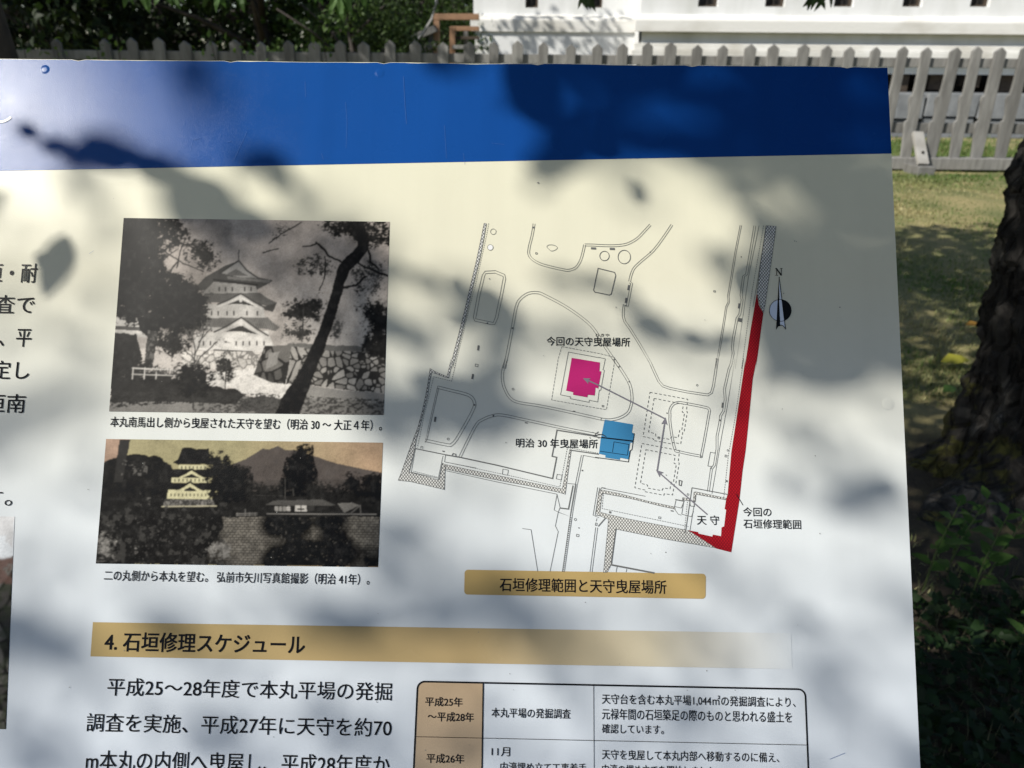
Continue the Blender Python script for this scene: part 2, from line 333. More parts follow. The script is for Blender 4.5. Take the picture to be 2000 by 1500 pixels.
# pale lichen blotches and yellow green moss near the roots
for i, p in enumerate(tv):
    nz_ = mnoise.noise(Vector(p) * 5 + Vector((9, 2, 4))); n2 = mnoise.noise(Vector(p) * 17); n3 = mnoise.noise(Vector(p) * 40)
    if nz_ + .5 * n2 > .30: tc[i] = np.array([.085, .078, .07]) * (1 + .4 * n3)
    else: tc[i] *= 1 + .5 * n3 + .4 * n2
    if p[2] < .42 and nz_ * .7 + n2 * .5 + .35 * n3 < -.12: tc[i] = np.array([.075, .072, .013]) * (1 + .5 * n3)
M_trunk = material('trunk_bark', (1, 1, 1), .92, (.55, .53, .5), 28, attr=True, bump=.8, bscale=90, stretch=(1, 1, .45))
nd, lk = M_trunk.node_tree.nodes, M_trunk.node_tree.links; pb = nd['Principled BSDF']
tcx = nd.new('ShaderNodeTexCoord'); mpx = nd.new('ShaderNodeMapping'); mpx.inputs['Scale'].default_value = (1, 1, .42); lk.new(tcx.outputs['Object'], mpx.inputs[0]); vo = nd.new('ShaderNodeTexVoronoi'); vo.feature = 'DISTANCE_TO_EDGE'; vo.inputs['Scale'].default_value = 17; lk.new(mpx.outputs[0], vo.inputs['Vector'])
mrx = nd.new('ShaderNodeMapRange'); mrx.inputs[2].default_value = .16; lk.new(vo.outputs['Distance'], mrx.inputs[0]); bp_ = nd.new('ShaderNodeBump'); bp_.inputs['Strength'].default_value = 1; bp_.inputs['Distance'].default_value = .03; lk.new(mrx.outputs[0], bp_.inputs['Height'])   # bark plates parted by cracks
lk.new(pb.inputs['Normal'].links[0].from_socket, bp_.inputs['Normal']); lk.new(bp_.outputs[0], pb.inputs['Normal'])
to = mesh('trunk', tv, tf, M_trunk, tree, smooth=True); colour(to, tc)
top = Vector((TX + .62, TY + .06, 3.1))

def board_shadow(P):                                 # where the sun's ray through a point meets the board's plane
    P = np.asarray(P, float); o = np.array(Ob); n_ = np.array(Bn); s = np.array(SUN)
    t = ((P - o) @ n_) / (s @ n_); q = P - t[:, None] * s - o
    return q @ np.array(Bx), q @ np.array(By), t
# leaves whose shadows fall across the board: (u, v of the shadow, distance along the sun ray, length, slimness, angle)
LV = [(-.392,.096,1.1,.06,.52,-1.8),(-.35,.204,3,.05,.5,5.95),(-.377,.207,2.2,.03,.55,3.99),(.319,.072,3,.05,.5,1.56),(.112,.249,5.2,.075,.48,6.17),(.298,.192,5.2,.1,.46,1.15),(.031,.282,3,.1,.46,5.95),(.34,.234,5.2,.05,.5,4.29),(-.002,-.042,3,.03,.55,4.7),(-.128,.051,5.2,.1,.46,1.15),(-.422,-.228,5.2,.075,.48,6.17),(-.248,.141,3,.075,.48,1.56),(.169,.255,2.2,.05,.5,3.36),(.277,.129,5.2,.075,.48,2.4),(.343,.057,3.8,.1,.46,4.15),(-.278,.264,5.2,.075,.48,1.78),(-.293,.171,2.2,.05,.5,5.25),(-.098,-.021,3.8,.1,.46,2.89),(-.08,-.174,5.2,.075,.48,3.03),(-.275,.171,3,.03,.55,2.81),(.271,-.078,5.2,.05,.5,1.15),(.295,.108,5.2,.1,.46,4.29),(.007,-.183,5.2,.1,.46,1.78),(-.173,.123,5.2,.1,.46,1.15),(.364,.282,3.8,.1,.46,3.52),(.229,.177,5.2,.1,.46,.52),(.349,.213,3.8,.1,.46,5.41),(-.428,-.042,5.2,.1,.46,3.66),(-.386,-.279,5.2,.075,.48,6.17),(.157,-.261,5.2,.075,.48,1.15),(.322,.03,3,.1,.46,2.81),(-.164,-.192,5.2,.075,.48,3.66),(.256,-.243,5.2,.075,.48,2.4),(.211,.108,3.8,.1,.46,1.01),(-.137,-.273,5.2,.075,.48,.52),(-.215,-.297,5.2,.075,.48,3.66),(.109,.288,3,.1,.46,.3),(-.095,-.126,5.2,.1,.46,3.03),(-.365,-.222,5.2,.1,.46,3.03),(.043,.198,2.2,.075,.48,.22),(.058,-.216,5.2,.075,.48,4.29),(.214,.279,3.8,.1,.46,6.03),(-.038,-.285,3,.03,.55,.93),(.109,.048,3,.03,.55,4.7),(.094,.075,2.2,.03,.55,2.73),(.163,.207,3,.1,.46,2.81),(-.026,-.045,3.8,.05,.5,3.52),(-.212,-.342,3.8,.03,.55,2.26),(-.257,-.213,5.2,.075,.48,6.17),(.073,-.327,5.2,.05,.5,4.29),(.01,.267,1.5,.1,.46,2.03),(.247,-.321,5.2,.075,.48,3.66),(.367,.126,3,.1,.46,4.7),(.259,.012,3.8,.1,.46,6.03),(.343,.291,2.2,.1,.46,.22),(-.458,.147,1.5,.05,.5,.78),(.262,-.366,5.2,.05,.5,.52),(.031,.036,5.2,.05,.5,5.55),(.322,-.285,5.2,.05,.5,1.15),(-.377,.171,3.8,.05,.5,5.41),(-.326,-.33,5.2,.075,.48,4.92),(.37,.198,3,.1,.46,1.56),(-.056,.285,3,.05,.5,3.44),(-.365,-.015,5.2,.075,.48,.52),(-.038,-.183,5.2,.1,.46,1.15),(-.281,-.327,5.2,.05,.5,4.92),(.199,-.18,5.2,.05,.5,.52),(-.005,-.291,5.2,.075,.48,4.29),(-.425,.216,1.5,.03,.55,5.8),(.076,.282,3,.1,.46,5.95),(.166,.027,5.2,.05,.5,6.17),(.181,-.336,5.2,.05,.5,1.15),(-.398,-.189,5.2,.05,.5,1.78),(.238,-.039,3.8,.05,.5,5.41),(.052,-.243,3.8,.03,.55,1.01),(.34,-.186,5.2,.075,.48,5.55),(.079,.213,5.2,.1,.46,3.03),(-.131,.096,5.2,.1,.46,1.15),(-.446,-.285,5.2,.075,.48,1.15),(-.29,.273,3.8,.05,.5,5.41),(-.227,.105,5.2,.075,.48,1.78),(-.077,-.303,5.2,.05,.5,4.29),(-.023,-.357,5.2,.05,.5,4.92),(-.14,-.342,5.2,.05,.5,3.03),(-.41,-.327,5.2,.03,.55,2.4),(-.074,.03,3,.05,.5,4.7),(.304,.198,5.2,.1,.46,6.17),(-.356,.09,5.2,.03,.55,.52),(-.221,.192,2.2,.05,.5,.22),(.295,-.084,5.2,.075,.48,2.4),(-.128,-.201,5.2,.1,.46,3.03),(-.29,.153,3,.075,.48,2.18),(.361,.03,3.8,.075,.48,5.41),(.289,-.213,5.2,.05,.5,6.17),(.328,-.336,5.2,.05,.5,1.78),(.193,.207,5.2,.1,.46,.52),(.127,-.198,5.2,.05,.5,5.55),(.079,-.276,5.2,.05,.5,4.29),(.256,.126,3.8,.1,.46,4.15),(.289,.264,5.2,.1,.46,1.15),(.172,-.015,3,.03,.55,3.44),(-.029,.057,5.2,.1,.46,5.55),(.241,.06,2.2,.075,.48,2.1),(-.35,-.096,3.8,.03,.55,6.03),(.25,.27,2.2,.1,.46,2.1),(-.302,-.252,5.2,.03,.55,.52),(.361,-.273,5.2,.03,.55,2.4),(.118,.051,2.2,.05,.5,5.87),(-.104,-.039,3.8,.05,.5,.38),(.175,.039,1.5,.03,.55,3.29),(.1,-.003,5.2,.03,.55,4.29),(.148,.279,3,.075,.48,.93),(.088,-.369,5.2,.05,.5,3.66),(.304,.051,3.8,.1,.46,4.78),(-.212,-.156,5.2,.03,.55,2.4),(-.248,-.354,5.2,.05,.5,4.29),(.148,-.315,5.2,.05,.5,.52),(-.224,-.258,5.2,.05,.5,.52),(-.347,.192,1.5,.05,.5,3.29),(.235,.222,5.2,.075,.48,3.03),(.379,.255,3,.1,.46,4.7),(-.026,-.087,5.2,.05,.5,1.15),(-.383,-.15,5.2,.05,.5,3.66),(.07,.087,2.2,.03,.55,5.87),(-.188,.165,3,.03,.55,2.18),(-.437,.084,5.2,.05,.5,6.17),(-.443,-.108,5.2,.03,.55,2.4),(.196,-.231,3.8,.03,.55,1.64),(.241,-.213,5.2,.05,.5,.52),(-.434,.039,5.2,.05,.5,3.66),(-.287,-.18,5.2,.05,.5,3.03),(.361,.069,3.8,.1,.46,1.64),(-.026,.003,3,.075,.48,3.44),(.022,.174,3,.03,.55,.93),(.217,.051,3,.1,.46,4.7),(-.101,-.294,5.2,.05,.5,.52),(-.401,.204,1.5,.03,.55,.15),(.049,-.36,5.2,.03,.55,6.17),(-.44,-.186,5.2,.05,.5,2.4),(-.437,-.342,5.2,.05,.5,.52),(.067,.045,5.2,.05,.5,3.03),(-.368,-.363,5.2,.05,.5,5.55),(.163,-.147,3.8,.03,.55,2.89),(-.092,-.351,5.2,.05,.5,1.15),(.268,.291,3,.1,.46,2.81),(.226,-.078,3,.03,.55,1.56),(-.188,.081,3.8,.05,.5,1.64),(-.344,.105,5.2,.03,.55,6.17),(.223,-.282,5.2,.05,.5,3.66),(.034,.09,3,.03,.55,3.44),(.106,.168,1.5,.03,.55,2.03),(-.041,-.318,5.2,.03,.55,3.66),(.052,-.282,5.2,.03,.55,3.66),(-.068,-.081,5.2,.03,.55,1.78),(.055,-.168,5.2,.03,.55,3.03),(.007,-.339,5.2,.03,.55,4.29),(-.347,.135,3.8,.03,.55,1.64),(-.062,-.264,5.2,.03,.55,6.17),(-.401,-.204,3,.075,.48,2.81),(.358,-.312,5.2,.03,.55,1.78),(.031,-.327,5.2,.03,.55,4.92),(-.389,-.315,5.2,.05,.5,2.4),(-.086,-.054,3.8,.03,.55,2.89),(.142,-.168,5.2,.03,.55,4.29),(.241,-.189,3,.03,.55,5.95),(-.023,-.243,3.8,.03,.55,3.52),(-.263,-.282,5.2,.05,.5,4.92),(.328,.093,5.2,.1,.46,5.55),(-.212,-.393,5.2,.1,.46,3.66),(.274,.054,3,.1,.46,5.33),(-.167,-.174,5.2,.03,.55,6.17),(.172,.108,2.2,.03,.55,4.62),(.196,-.012,3.8,.03,.55,2.26),(-.425,.219,5.2,.03,.55,4.92),(-.497,-.216,5.2,.1,.46,1.78),(.193,.24,3.8,.1,.46,2.89),(.292,-.297,5.2,.03,.55,4.92),(.355,-.138,5.2,.03,.55,.52),(-.275,.282,3,.03,.55,.93),(-.128,.009,3.8,.05,.5,1.64),(.055,-.021,3,.03,.55,.93),(-.47,-.366,3.8,.03,.55,4.78),(-.389,.069,5.2,.03,.55,3.66),(-.005,.048,2.2,.05,.5,5.87),(.028,-.024,2.2,.03,.55,3.36),(.127,.036,3.8,.03,.55,4.78),(.076,.24,3.8,.1,.46,1.01),(-.434,-.063,3.8,.03,.55,1.64),(-.212,-.195,3.8,.03,.55,5.41),(-.317,.186,1.5,.05,.5,2.66),(-.044,-.015,1.5,.1,.46,2.66),(-.404,.111,5.2,.03,.55,3.66),(.145,.3,2.2,.03,.55,.22),(.337,-.246,5.2,.03,.55,6.17),(-.101,.093,2.2,.03,.55,3.36),(-.011,.03,2.2,.03,.55,3.36),(.316,.162,2.2,.1,.46,.22),(.112,-.327,5.2,.03,.55,1.78),(.19,-.156,5.2,.03,.55,3.66),(.193,.288,3.8,.075,.48,6.03),(.109,.162,5.2,.03,.55,6.17),(.304,-.084,3,.05,.5,5.95),(.112,.204,5.2,.03,.55,3.66),(-.23,.138,1.5,.05,.5,2.66),(.046,.039,3,.03,.55,2.81),(.169,-.207,3.8,.03,.55,2.26),(.097,-.159,5.2,.03,.55,1.15),(-.128,.123,3.8,.03,.55,3.52),(.202,-.291,5.2,.03,.55,5.55),(-.47,.006,5.2,.03,.55,2.4),(.268,-.039,3.8,.03,.55,6.03),(.19,-.303,3.8,.03,.55,1.64),(.121,-.351,5.2,.03,.55,3.66),(.151,-.213,5.2,.03,.55,5.55),(-.365,.141,5.2,.03,.55,1.15),(.286,-.15,5.2,.03,.55,3.03),(.274,.189,3.8,.1,.46,4.78),(-.38,.036,3.8,.03,.55,6.03),(.112,-.042,3,.03,.55,5.95),(.04,-.306,3.8,.03,.55,3.52),(.31,.306,2.2,.03,.55,.22),(.316,-.027,3.8,.03,.55,2.89),(-.413,-.384,5.2,.075,.48,1.15),(-.263,.108,3.8,.03,.55,2.89),(-.29,-.375,5.2,.05,.5,1.78),(.031,.225,3.8,.03,.55,2.89),(.295,-.321,5.2,.03,.55,1.78),(-.233,.192,3.8,.03,.55,4.78),(-.002,.249,2.2,.03,.55,3.99),(.154,-.138,3.8,.03,.55,2.89),(-.062,-.36,3.8,.03,.55,4.15),(.118,.21,2.2,.05,.5,5.87),(-.371,.201,2.2,.05,.5,.22),(-.368,-.192,5.2,.03,.55,.52),(-.236,-.168,5.2,.03,.55,6.17),(.334,.126,3,.1,.46,4.7),(-.098,.045,2.2,.05,.5,5.87),(-.167,.057,3.8,.03,.55,5.41),(.277,-.096,3,.05,.5,3.44),(-.197,-.153,5.2,.03,.55,.52),(.361,.114,3,.1,.46,1.56),(.094,.165,5.2,.03,.55,3.66),(.388,.216,2.2,.03,.55,1.48),(.187,.168,3,.03,.55,2.18),(-.398,-.093,5.2,.03,.55,.52),(.169,.108,3.8,.03,.55,2.26),(.205,.144,2.2,.03,.55,2.1),(.127,.042,2.2,.03,.55,3.36),(-.371,-.309,3,.03,.55,2.81),(-.338,-.264,3.8,.03,.55,4.15),(.052,-.369,5.2,.03,.55,.52),(.217,-.393,5.2,.1,.46,1.78),(-.209,.135,3,.03,.55,3.44),(.4,.288,1.5,.1,.46,.78),(.358,-.237,5.2,.03,.55,2.4),(-.284,.168,3.8,.03,.55,4.78),(-.047,.081,1.5,.03,.55,5.18),(-.47,-.132,5.2,.03,.55,2.4),(.418,-.159,5.2,.03,.55,.52),(.262,.036,5.2,.1,.46,4.29),(.343,.252,3.8,.1,.46,3.52),(-.161,-.321,5.2,.03,.55,2.4),(-.299,-.27,5.2,.03,.55,4.92),(.22,.015,2.2,.05,.5,3.99),(-.482,.111,3.8,.03,.55,6.03),(.214,.258,3,.1,.46,1.56),(-.347,-.069,3.8,.03,.55,4.15),(.019,-.345,5.2,.03,.55,5.55),(-.134,-.183,3.8,.03,.55,6.03),(-.503,.057,5.2,.075,.48,5.55),(-.062,-.036,2.2,.03,.55,1.48),(-.419,-.147,5.2,.03,.55,4.29),(-.335,-.162,5.2,.03,.55,2.4),(-.347,.063,3.8,.03,.55,4.78),(.364,.018,2.2,.03,.55,2.73),(-.482,-.267,3,.03,.55,4.07),(-.146,-.258,3.8,.03,.55,1.64),(-.2,.18,2.2,.03,.55,5.25),(.082,.282,3.8,.075,.48,2.89),(.037,.225,2.2,.05,.5,3.99),(-.239,-.279,3.8,.03,.55,2.26),(-.11,-.153,3.8,.03,.55,2.89),(-.464,.138,1.5,.05,.5,3.92),(-.044,-.036,2.2,.03,.55,5.25),(-.074,-.243,5.2,.03,.55,2.4),(.046,.087,3,.03,.55,3.44),(-.362,.183,5.2,.03,.55,1.78),(.241,-.273,5.2,.03,.55,6.17),(-.173,-.252,5.2,.03,.55,4.92),(-.38,-.219,3.8,.03,.55,4.15),(.121,-.261,5.2,.05,.5,4.29),(-.263,.156,1.5,.075,.48,5.8),(.277,.015,2.2,.05,.5,3.36),(.223,.087,2.2,.075,.48,.22),(-.002,-.021,3,.05,.5,2.18),(-.02,.069,1.5,.05,.5,5.8),(-.302,.186,2.2,.03,.55,1.48),(.247,.234,3.8,.1,.46,1.01),(.289,-.273,5.2,.03,.55,2.4),(-.041,-.252,5.2,.03,.55,6.17),(-.356,.027,3.8,.03,.55,6.03),(-.206,-.228,3.8,.03,.55,1.01),(-.353,-.294,3.8,.03,.55,1.01),(.154,.039,1.5,.03,.55,5.8),(-.122,-.303,5.2,.03,.55,1.15),(.097,-.237,3.8,.03,.55,1.01),(-.209,.177,2.2,.03,.55,2.1),(-.068,.282,2.2,.03,.55,4.62),(-.41,-.207,3,.05,.5,2.18),(-.476,-.33,3.8,.03,.55,1.64),(.214,.294,1.5,.03,.55,5.8),(-.122,-.186,3.8,.03,.55,.38),(-.185,-.342,5.2,.03,.55,5.55),(.118,.27,3,.05,.5,4.07),(-.374,.198,1.5,.05,.5,3.29),(.229,-.156,5.2,.03,.55,3.03),(.295,-.345,5.2,.03,.55,2.4),(-.14,.123,3.8,.03,.55,2.89),(-.293,-.204,3.8,.03,.55,3.52),(.358,-.357,5.2,.03,.55,5.55),(-.458,.141,3.8,.03,.55,.38),(.031,.183,2.2,.03,.55,5.87),(-.212,.108,3.8,.03,.55,1.01),(-.386,-.216,5.2,.05,.5,3.03),(.052,.252,3,.03,.55,5.33),(-.011,-.027,3,.05,.5,4.7),(-.392,-.024,3,.03,.55,.93),(-.077,.288,2.2,.03,.55,2.1),(.256,-.081,5.2,.03,.55,6.17),(.022,.297,2.2,.03,.55,3.36),(-.398,.099,.9,.03,.55,5.74),(.193,.093,.9,.03,.55,4.49),(-.086,-.27,5.2,.03,.55,4.92),(-.482,-.093,3.8,.03,.55,3.52),(.295,-.081,5.2,.05,.5,3.03),(.256,.174,2.2,.05,.5,2.1),(.148,.249,3,.03,.55,2.18),(-.116,.087,2.2,.05,.5,4.62),(.049,-.174,5.2,.03,.55,4.29),(-.116,-.015,5.2,.05,.5,4.92),(.361,.018,2.2,.03,.55,2.73),(-.11,-.186,3,.03,.55,2.81),(-.122,.036,1.5,.03,.55,1.41),(.007,-.021,3,.03,.55,.3),(.295,.24,3.8,.05,.5,.38),(-.128,-.393,3.8,.1,.46,6.03),(.286,.303,2.2,.03,.55,.22),(.082,-.021,5.2,.03,.55,2.4),(.319,-.381,3,.05,.5,5.95),(.376,.156,2.2,.03,.55,3.36),(-.422,-.198,3.8,.03,.55,4.15),(.01,.042,3.8,.03,.55,2.89),(-.044,.054,1.5,.03,.55,3.29),(.115,-.297,5.2,.03,.55,3.03),(-.287,.174,2.2,.05,.5,5.87),(-.485,.147,1.5,.05,.5,.78),(-.446,.138,5.2,.03,.55,3.03),(.079,.084,3.8,.03,.55,3.52),(.016,-.027,3,.03,.55,.93),(-.014,.063,2.2,.05,.5,2.73),(.142,-.369,3.8,.03,.55,1.01),(.265,.096,3.8,.1,.46,6.03),(.022,-.393,3.8,.075,.48,2.26),(-.089,-.015,3,.05,.5,3.44),(.046,-.246,3,.03,.55,5.95),(-.074,.087,2.2,.03,.55,5.87),(.151,-.363,5.2,.03,.55,4.92),(.226,.123,2.2,.05,.5,5.25),(.295,-.078,3.8,.03,.55,2.89),(-.182,-.321,5.2,.03,.55,1.78),(-.014,.069,3.8,.03,.55,5.41),(.379,.168,3,.03,.55,5.33),(.103,-.3,5.2,.03,.55,4.29),(.127,-.249,5.2,.03,.55,4.29),(-.254,.144,2.2,.05,.5,3.36),(.316,.006,5.2,.03,.55,4.92),(-.053,-.327,5.2,.03,.55,6.17),(-.377,.204,3.8,.03,.55,2.26),(.037,.213,1.5,.03,.55,5.8),(.271,0,3,.03,.55,5.95),(-.326,.189,3,.03,.55,4.07),(.295,-.177,5.2,.03,.55,4.29),(-.065,-.015,3.8,.05,.5,4.78),(-.05,-.03,3.8,.05,.5,3.52),(.031,-.195,3.8,.03,.55,4.78),(.289,-.372,5.2,.03,.55,4.29),(-.11,-.039,3,.03,.55,2.18),(-.503,-.195,5.2,.075,.48,1.15),(-.056,.282,3,.03,.55,3.44),(.25,.183,3,.05,.5,5.95),(.04,.294,2.2,.03,.55,3.36),(-.356,.207,2.2,.03,.55,5.87),(.217,.024,5.2,.05,.5,4.92),(.37,.048,1.5,.03,.55,.15),(.223,.126,2.2,.05,.5,2.1),(.268,-.252,5.2,.03,.55,4.92),(.343,.171,5.2,.05,.5,5.55),(-.116,.054,1.5,.03,.55,5.18),(.283,.009,1.5,.03,.55,3.29),(.085,.294,3,.03,.55,2.81),(.307,-.078,2.2,.03,.55,2.73),(.073,.21,.9,.045,.5,2.6)]
def overhang_leaf(u, v, t, L_, asp, ang):
    n_ = 9; c, s = math.cos(ang), math.sin(ang); pts = []
    bend = rnd.uniform(-.25, .25); fold = rnd.uniform(.1, .35); tilt = Vector((rnd.uniform(-.3, .3), rnd.uniform(-.3, .3)))
    rows = []
    for i in range(n_ + 1):
        x = i / n_; hw = .5 * asp * math.sin(math.pi * x ** .8) ** .9 if 0 < x < 1 else 0
        for y in (-hw, 0, hw):
            a, b = (x - .5) * L_, y * L_; pu, pv = u + a * c - b * s, v + a * s + b * c
            dz = bend * L_ * (x - .5) ** 2 * 2 + fold * abs(b) + tilt.x * a + tilt.y * b
            rows.append(board_pt(pu, pv) + SUN * (t + dz))
    f = []
    for i in range(n_):
        for j in range(2): k = i * 3 + j; f.append((k, k + 1, k + 4, k + 3))
    return rows, f
mb = MB(); cols = []
for L_ in LV:
    r_, f_ = overhang_leaf(*L_); mb.add(r_, f_); c_ = greens(1); cols += [c_[0]] * len(r_)
# the rest of the crown: shades the trunk and the near lawn, keeps clear of the sun's way to the board
def crown_points(n_, f_region):
    out = []
    while len(out) < n_:
        base, t = f_region(); p = base + SUN * t; out.append(p)
    P = np.array(out); a, b, t = board_shadow(P); keep_ = ~((a > -.60) & (a < .40) & (b > -.45) & (b < .36) & (t > 0))
    keep_ &= P[:, 2] > 1.9 + .1 * P[:, 1]
    return P[keep_]
def crown_filter(P):
    a, b, t = board_shadow(P); return P[(~((a > -.60) & (a < .40) & (b > -.45) & (b < .36) & (t > 0))) & (P[:, 2] > 1.9 + .1 * P[:, 1])]
cl = [(rnd.uniform(.9, 4.3), rnd.uniform(1.0, 5.0), rnd.uniform(3.6, 6.4), rnd.uniform(.25, .5)) for _ in range(34)]
def reg():
    cx, cy, t, r_ = rnd.choice(cl); g_ = Vector((cx + rnd.gauss(0, r_), cy + rnd.gauss(0, r_), 0)); g_.z = float(zg(g_.x, g_.y)) + rnd.uniform(0, .9)
    if g_.y > 5.9: g_.y = rnd.uniform(1, 5.8)
    if rnd.random() < .30: g_.x, g_.y = rnd.uniform(2.0, 4.9), rnd.uniform(4.5, 5.95)
    return g_, t + rnd.gauss(0, .3)
P1 = crown_points(12500, reg)
cl2 = [(rnd.uniform(1.5, 3.2), rnd.uniform(2.0, 3.4), rnd.uniform(.5, 2.0), rnd.uniform(3, 5)) for _ in range(16)]
def reg2():
    cx, cy, cz, t = rnd.choice(cl2); return Vector((cx + rnd.gauss(0, .3), cy + rnd.gauss(0, .25), cz + rnd.gauss(0, .3))), t + rnd.gauss(0, .3)
P2 = crown_points(1150, reg2); 
Pu = []
while len(Pu) < 9000:                                # upper storey of the crown: closes the sky over the tree and the back of the board
    p = Vector((rnd.uniform(-3.5, 5), rnd.uniform(-2.5, 4.5), rnd.uniform(3.3, 5.6))); q = p - SUN * ((p.z - .1) / SUN.z)
    if q.y < 5.7 and mnoise.noise(p * .9) > -.12: Pu.append(p)
P3 = np.concatenate([P1, P2, crown_points(1, lambda: (Vector((2, 2, 0)), 5.0)), [p for p in crown_filter(np.array(Pu))]])
k = len(P3); N3 = rdir(k) * .5 + np.array(SUN); D3 = rdir(k) + np.array([0, 0, -.5])
v3, f3, c3 = leaf_arrays(P3, D3, N3, rng.uniform(.08, .13, k), rng.uniform(.04, .06, k), greens(k))
n0 = len(mb.v); mb.v += [tuple(p) for p in v3]; mb.f += [tuple(int(i) + n0 for i in q) for q in f3]; cols += list(c3)
# a few sprays that hang into the top of the view
def spray(px, py, Y, n_, ln, spread, gcol):
    P, D, N = [], [], []
    for i in range(n_):
        p = at(px + rnd.uniform(-spread, spread), py - 25 + rnd.uniform(-14, 8), Y + rnd.uniform(-.1, .1)); P.append(p); D.append((rnd.uniform(-.7, .7), rnd.uniform(-.3, .3), -1)); N.append((rnd.uniform(-.6, .6), -1, .3))
    return leaf_arrays(P, D, N, [rnd.uniform(.7, 1.1) * ln for _ in P], [ln * .30] * len(P), np.array([gcol] * n_) * rng.uniform(.7, 1.2, (n_, 1)))
for a in ((1600, 8, 3.6, 9, .085, 22, (.05, .085, .03)), (1138, 10, 3.2, 5, .08, 12, (.05, .08, .03)), (655, 10, 3.0, 10, .09, 55, (.10, .19, .05)), (620, -8, 3.2, 6, .09, 25, (.10, .2, .05)),
          (172, 2, 2.6, 4, .06, 12, (.12, .2, .05)), (300, 0, 4.5, 14, .11, 60, (.07, .13, .04)), (820, -6, 3.6, 8, .08, 25, (.08, .14, .04)), (440, -6, 3.2, 8, .1, 40, (.07, .13, .04))):
    v_, f_, c_ = spray(*a); n0 = len(mb.v); mb.v += [tuple(p) for p in v_]; mb.f += [tuple(int(i) + n0 for i in q) for q in f_]; cols += list(c_)
cr = mb.build('crown', M_leaf, tree, smooth=False); colour(cr, np.array(cols))
# limbs, kept where their shadow misses the open part of the board
def limb(pts, r0, r1):
    n_ = len(pts); m_ = MB(); m_.tube(pts, [r0 + (r1 - r0) * i / (n_ - 1) for i in range(n_)], 10); return m_.build('limb', M_bark, tree, smooth=True)
limb([top + Vector((0, 0, -.25)), top + Vector((-.25, -.1, .5)), top + Vector((-.8, -.3, 1.2)), top + Vector((-1.6, -.2, 2.0)), top + Vector((-2.6, .2, 2.5))], .17, .05)
limb([top + Vector((0, 0, -.25)), top + Vector((.3, .1, .6)), top + Vector((.9, .0, 1.4)), top + Vector((1.8, -.3, 2.1))], .16, .05)
limb([top + Vector((0, 0, -.2)), top + Vector((.05, .4, .7)), top + Vector((-.1, 1.1, 1.5)), top + Vector((-.4, 2.0, 2.1))], .14, .04)
limb([top + Vector((-.8, -.3, 1.2)), top + Vector((-1.5, -1.2, 1.9)), top + Vector((-2.6, -2.3, 2.2)), top + Vector((-3.6, -3.2, 2.0))], .08, .03)

# ------------------------------------------------------------------ trees beyond the fence at the left
def far_tree(name, px, Y, r_, h0, h1, n_, label, ca, cb, ln, tr=.12, group='trees beyond the fence'):
    c = at(px, 100, Y); z0 = float(zg(0, Y)); t = empty(name, (c.x, Y, z0), label, 'tree', group)
    m_ = MB(); m_.tube([(c.x, Y, z0 - .1), (c.x + .05, Y, z0 + .8), (c.x - .08, Y + .05, z0 + 1.9), (c.x + .1, Y, z0 + h1 * .85)], [tr * 1.3, tr, tr * .85, tr * .25], 10); m_.build('trunk', M_bark, t, smooth=True)
    for q in range(4):
        a = rnd.uniform(0, 6.28); zz = z0 + rnd.uniform(.9, 2.2); m_ = MB(); m_.tube([(c.x, Y, zz), (c.x + .5 * r_ * math.cos(a), Y + .5 * r_ * math.sin(a), zz + .5), (c.x + .95 * r_ * math.cos(a), Y + .9 * r_ * math.sin(a), zz + .8)], [tr * .5, tr * .3, .015], 6); m_.build('limb', M_bark, t, smooth=True)
    ncl = 60; cs = []
    while len(cs) < ncl:
        p = Vector((rnd.uniform(-1, 1), rnd.uniform(-1, 1), rnd.uniform(-1, 1)))
        if .25 < p.length < 1: cs.append(Vector((c.x + p.x * r_, Y + p.y * r_ * .8, z0 + (h0 + h1) / 2 + p.z * (h1 - h0) / 2)))
    k_ = n_; ci = rng.integers(0, ncl, k_); C_ = np.array(cs)[ci]; off = rdir(k_) * (rng.random((k_, 1)) ** .5) * np.array([.42, .42, .3]) * (r_ / 1.6)
    P = C_ + off; tone = rng.uniform(.6, 1.4, ncl)[ci][:, None]
    leaf_object('crown', P, rdir(k_) + [0, 0, -.4], rdir(k_) * .8 + [0, 0, .7], rng.uniform(.8, 1.25, k_) * ln, rng.uniform(.4, .6, k_) * ln, greens(k_, ca, cb) * tone, M_leaf, t); return t
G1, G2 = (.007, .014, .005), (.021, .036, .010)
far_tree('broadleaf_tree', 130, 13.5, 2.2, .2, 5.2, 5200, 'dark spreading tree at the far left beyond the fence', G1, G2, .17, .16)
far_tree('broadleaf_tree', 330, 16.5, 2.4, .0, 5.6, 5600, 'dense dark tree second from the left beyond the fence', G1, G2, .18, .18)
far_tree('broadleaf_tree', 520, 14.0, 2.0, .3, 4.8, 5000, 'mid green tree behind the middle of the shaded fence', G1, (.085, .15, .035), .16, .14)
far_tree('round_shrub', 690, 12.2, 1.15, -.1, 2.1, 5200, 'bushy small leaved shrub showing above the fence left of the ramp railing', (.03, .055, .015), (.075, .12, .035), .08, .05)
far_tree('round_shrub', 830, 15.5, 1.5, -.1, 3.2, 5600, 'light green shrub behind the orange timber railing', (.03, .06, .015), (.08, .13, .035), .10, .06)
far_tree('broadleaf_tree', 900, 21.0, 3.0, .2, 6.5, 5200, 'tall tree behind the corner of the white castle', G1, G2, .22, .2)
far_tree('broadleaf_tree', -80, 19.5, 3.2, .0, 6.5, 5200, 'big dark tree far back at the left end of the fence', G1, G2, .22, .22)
far_tree('broadleaf_tree', 640, 22.0, 3.2, .0, 6.8, 5200, 'dark tall tree far back behind the small leaved shrub', G1, G2, .22, .22)
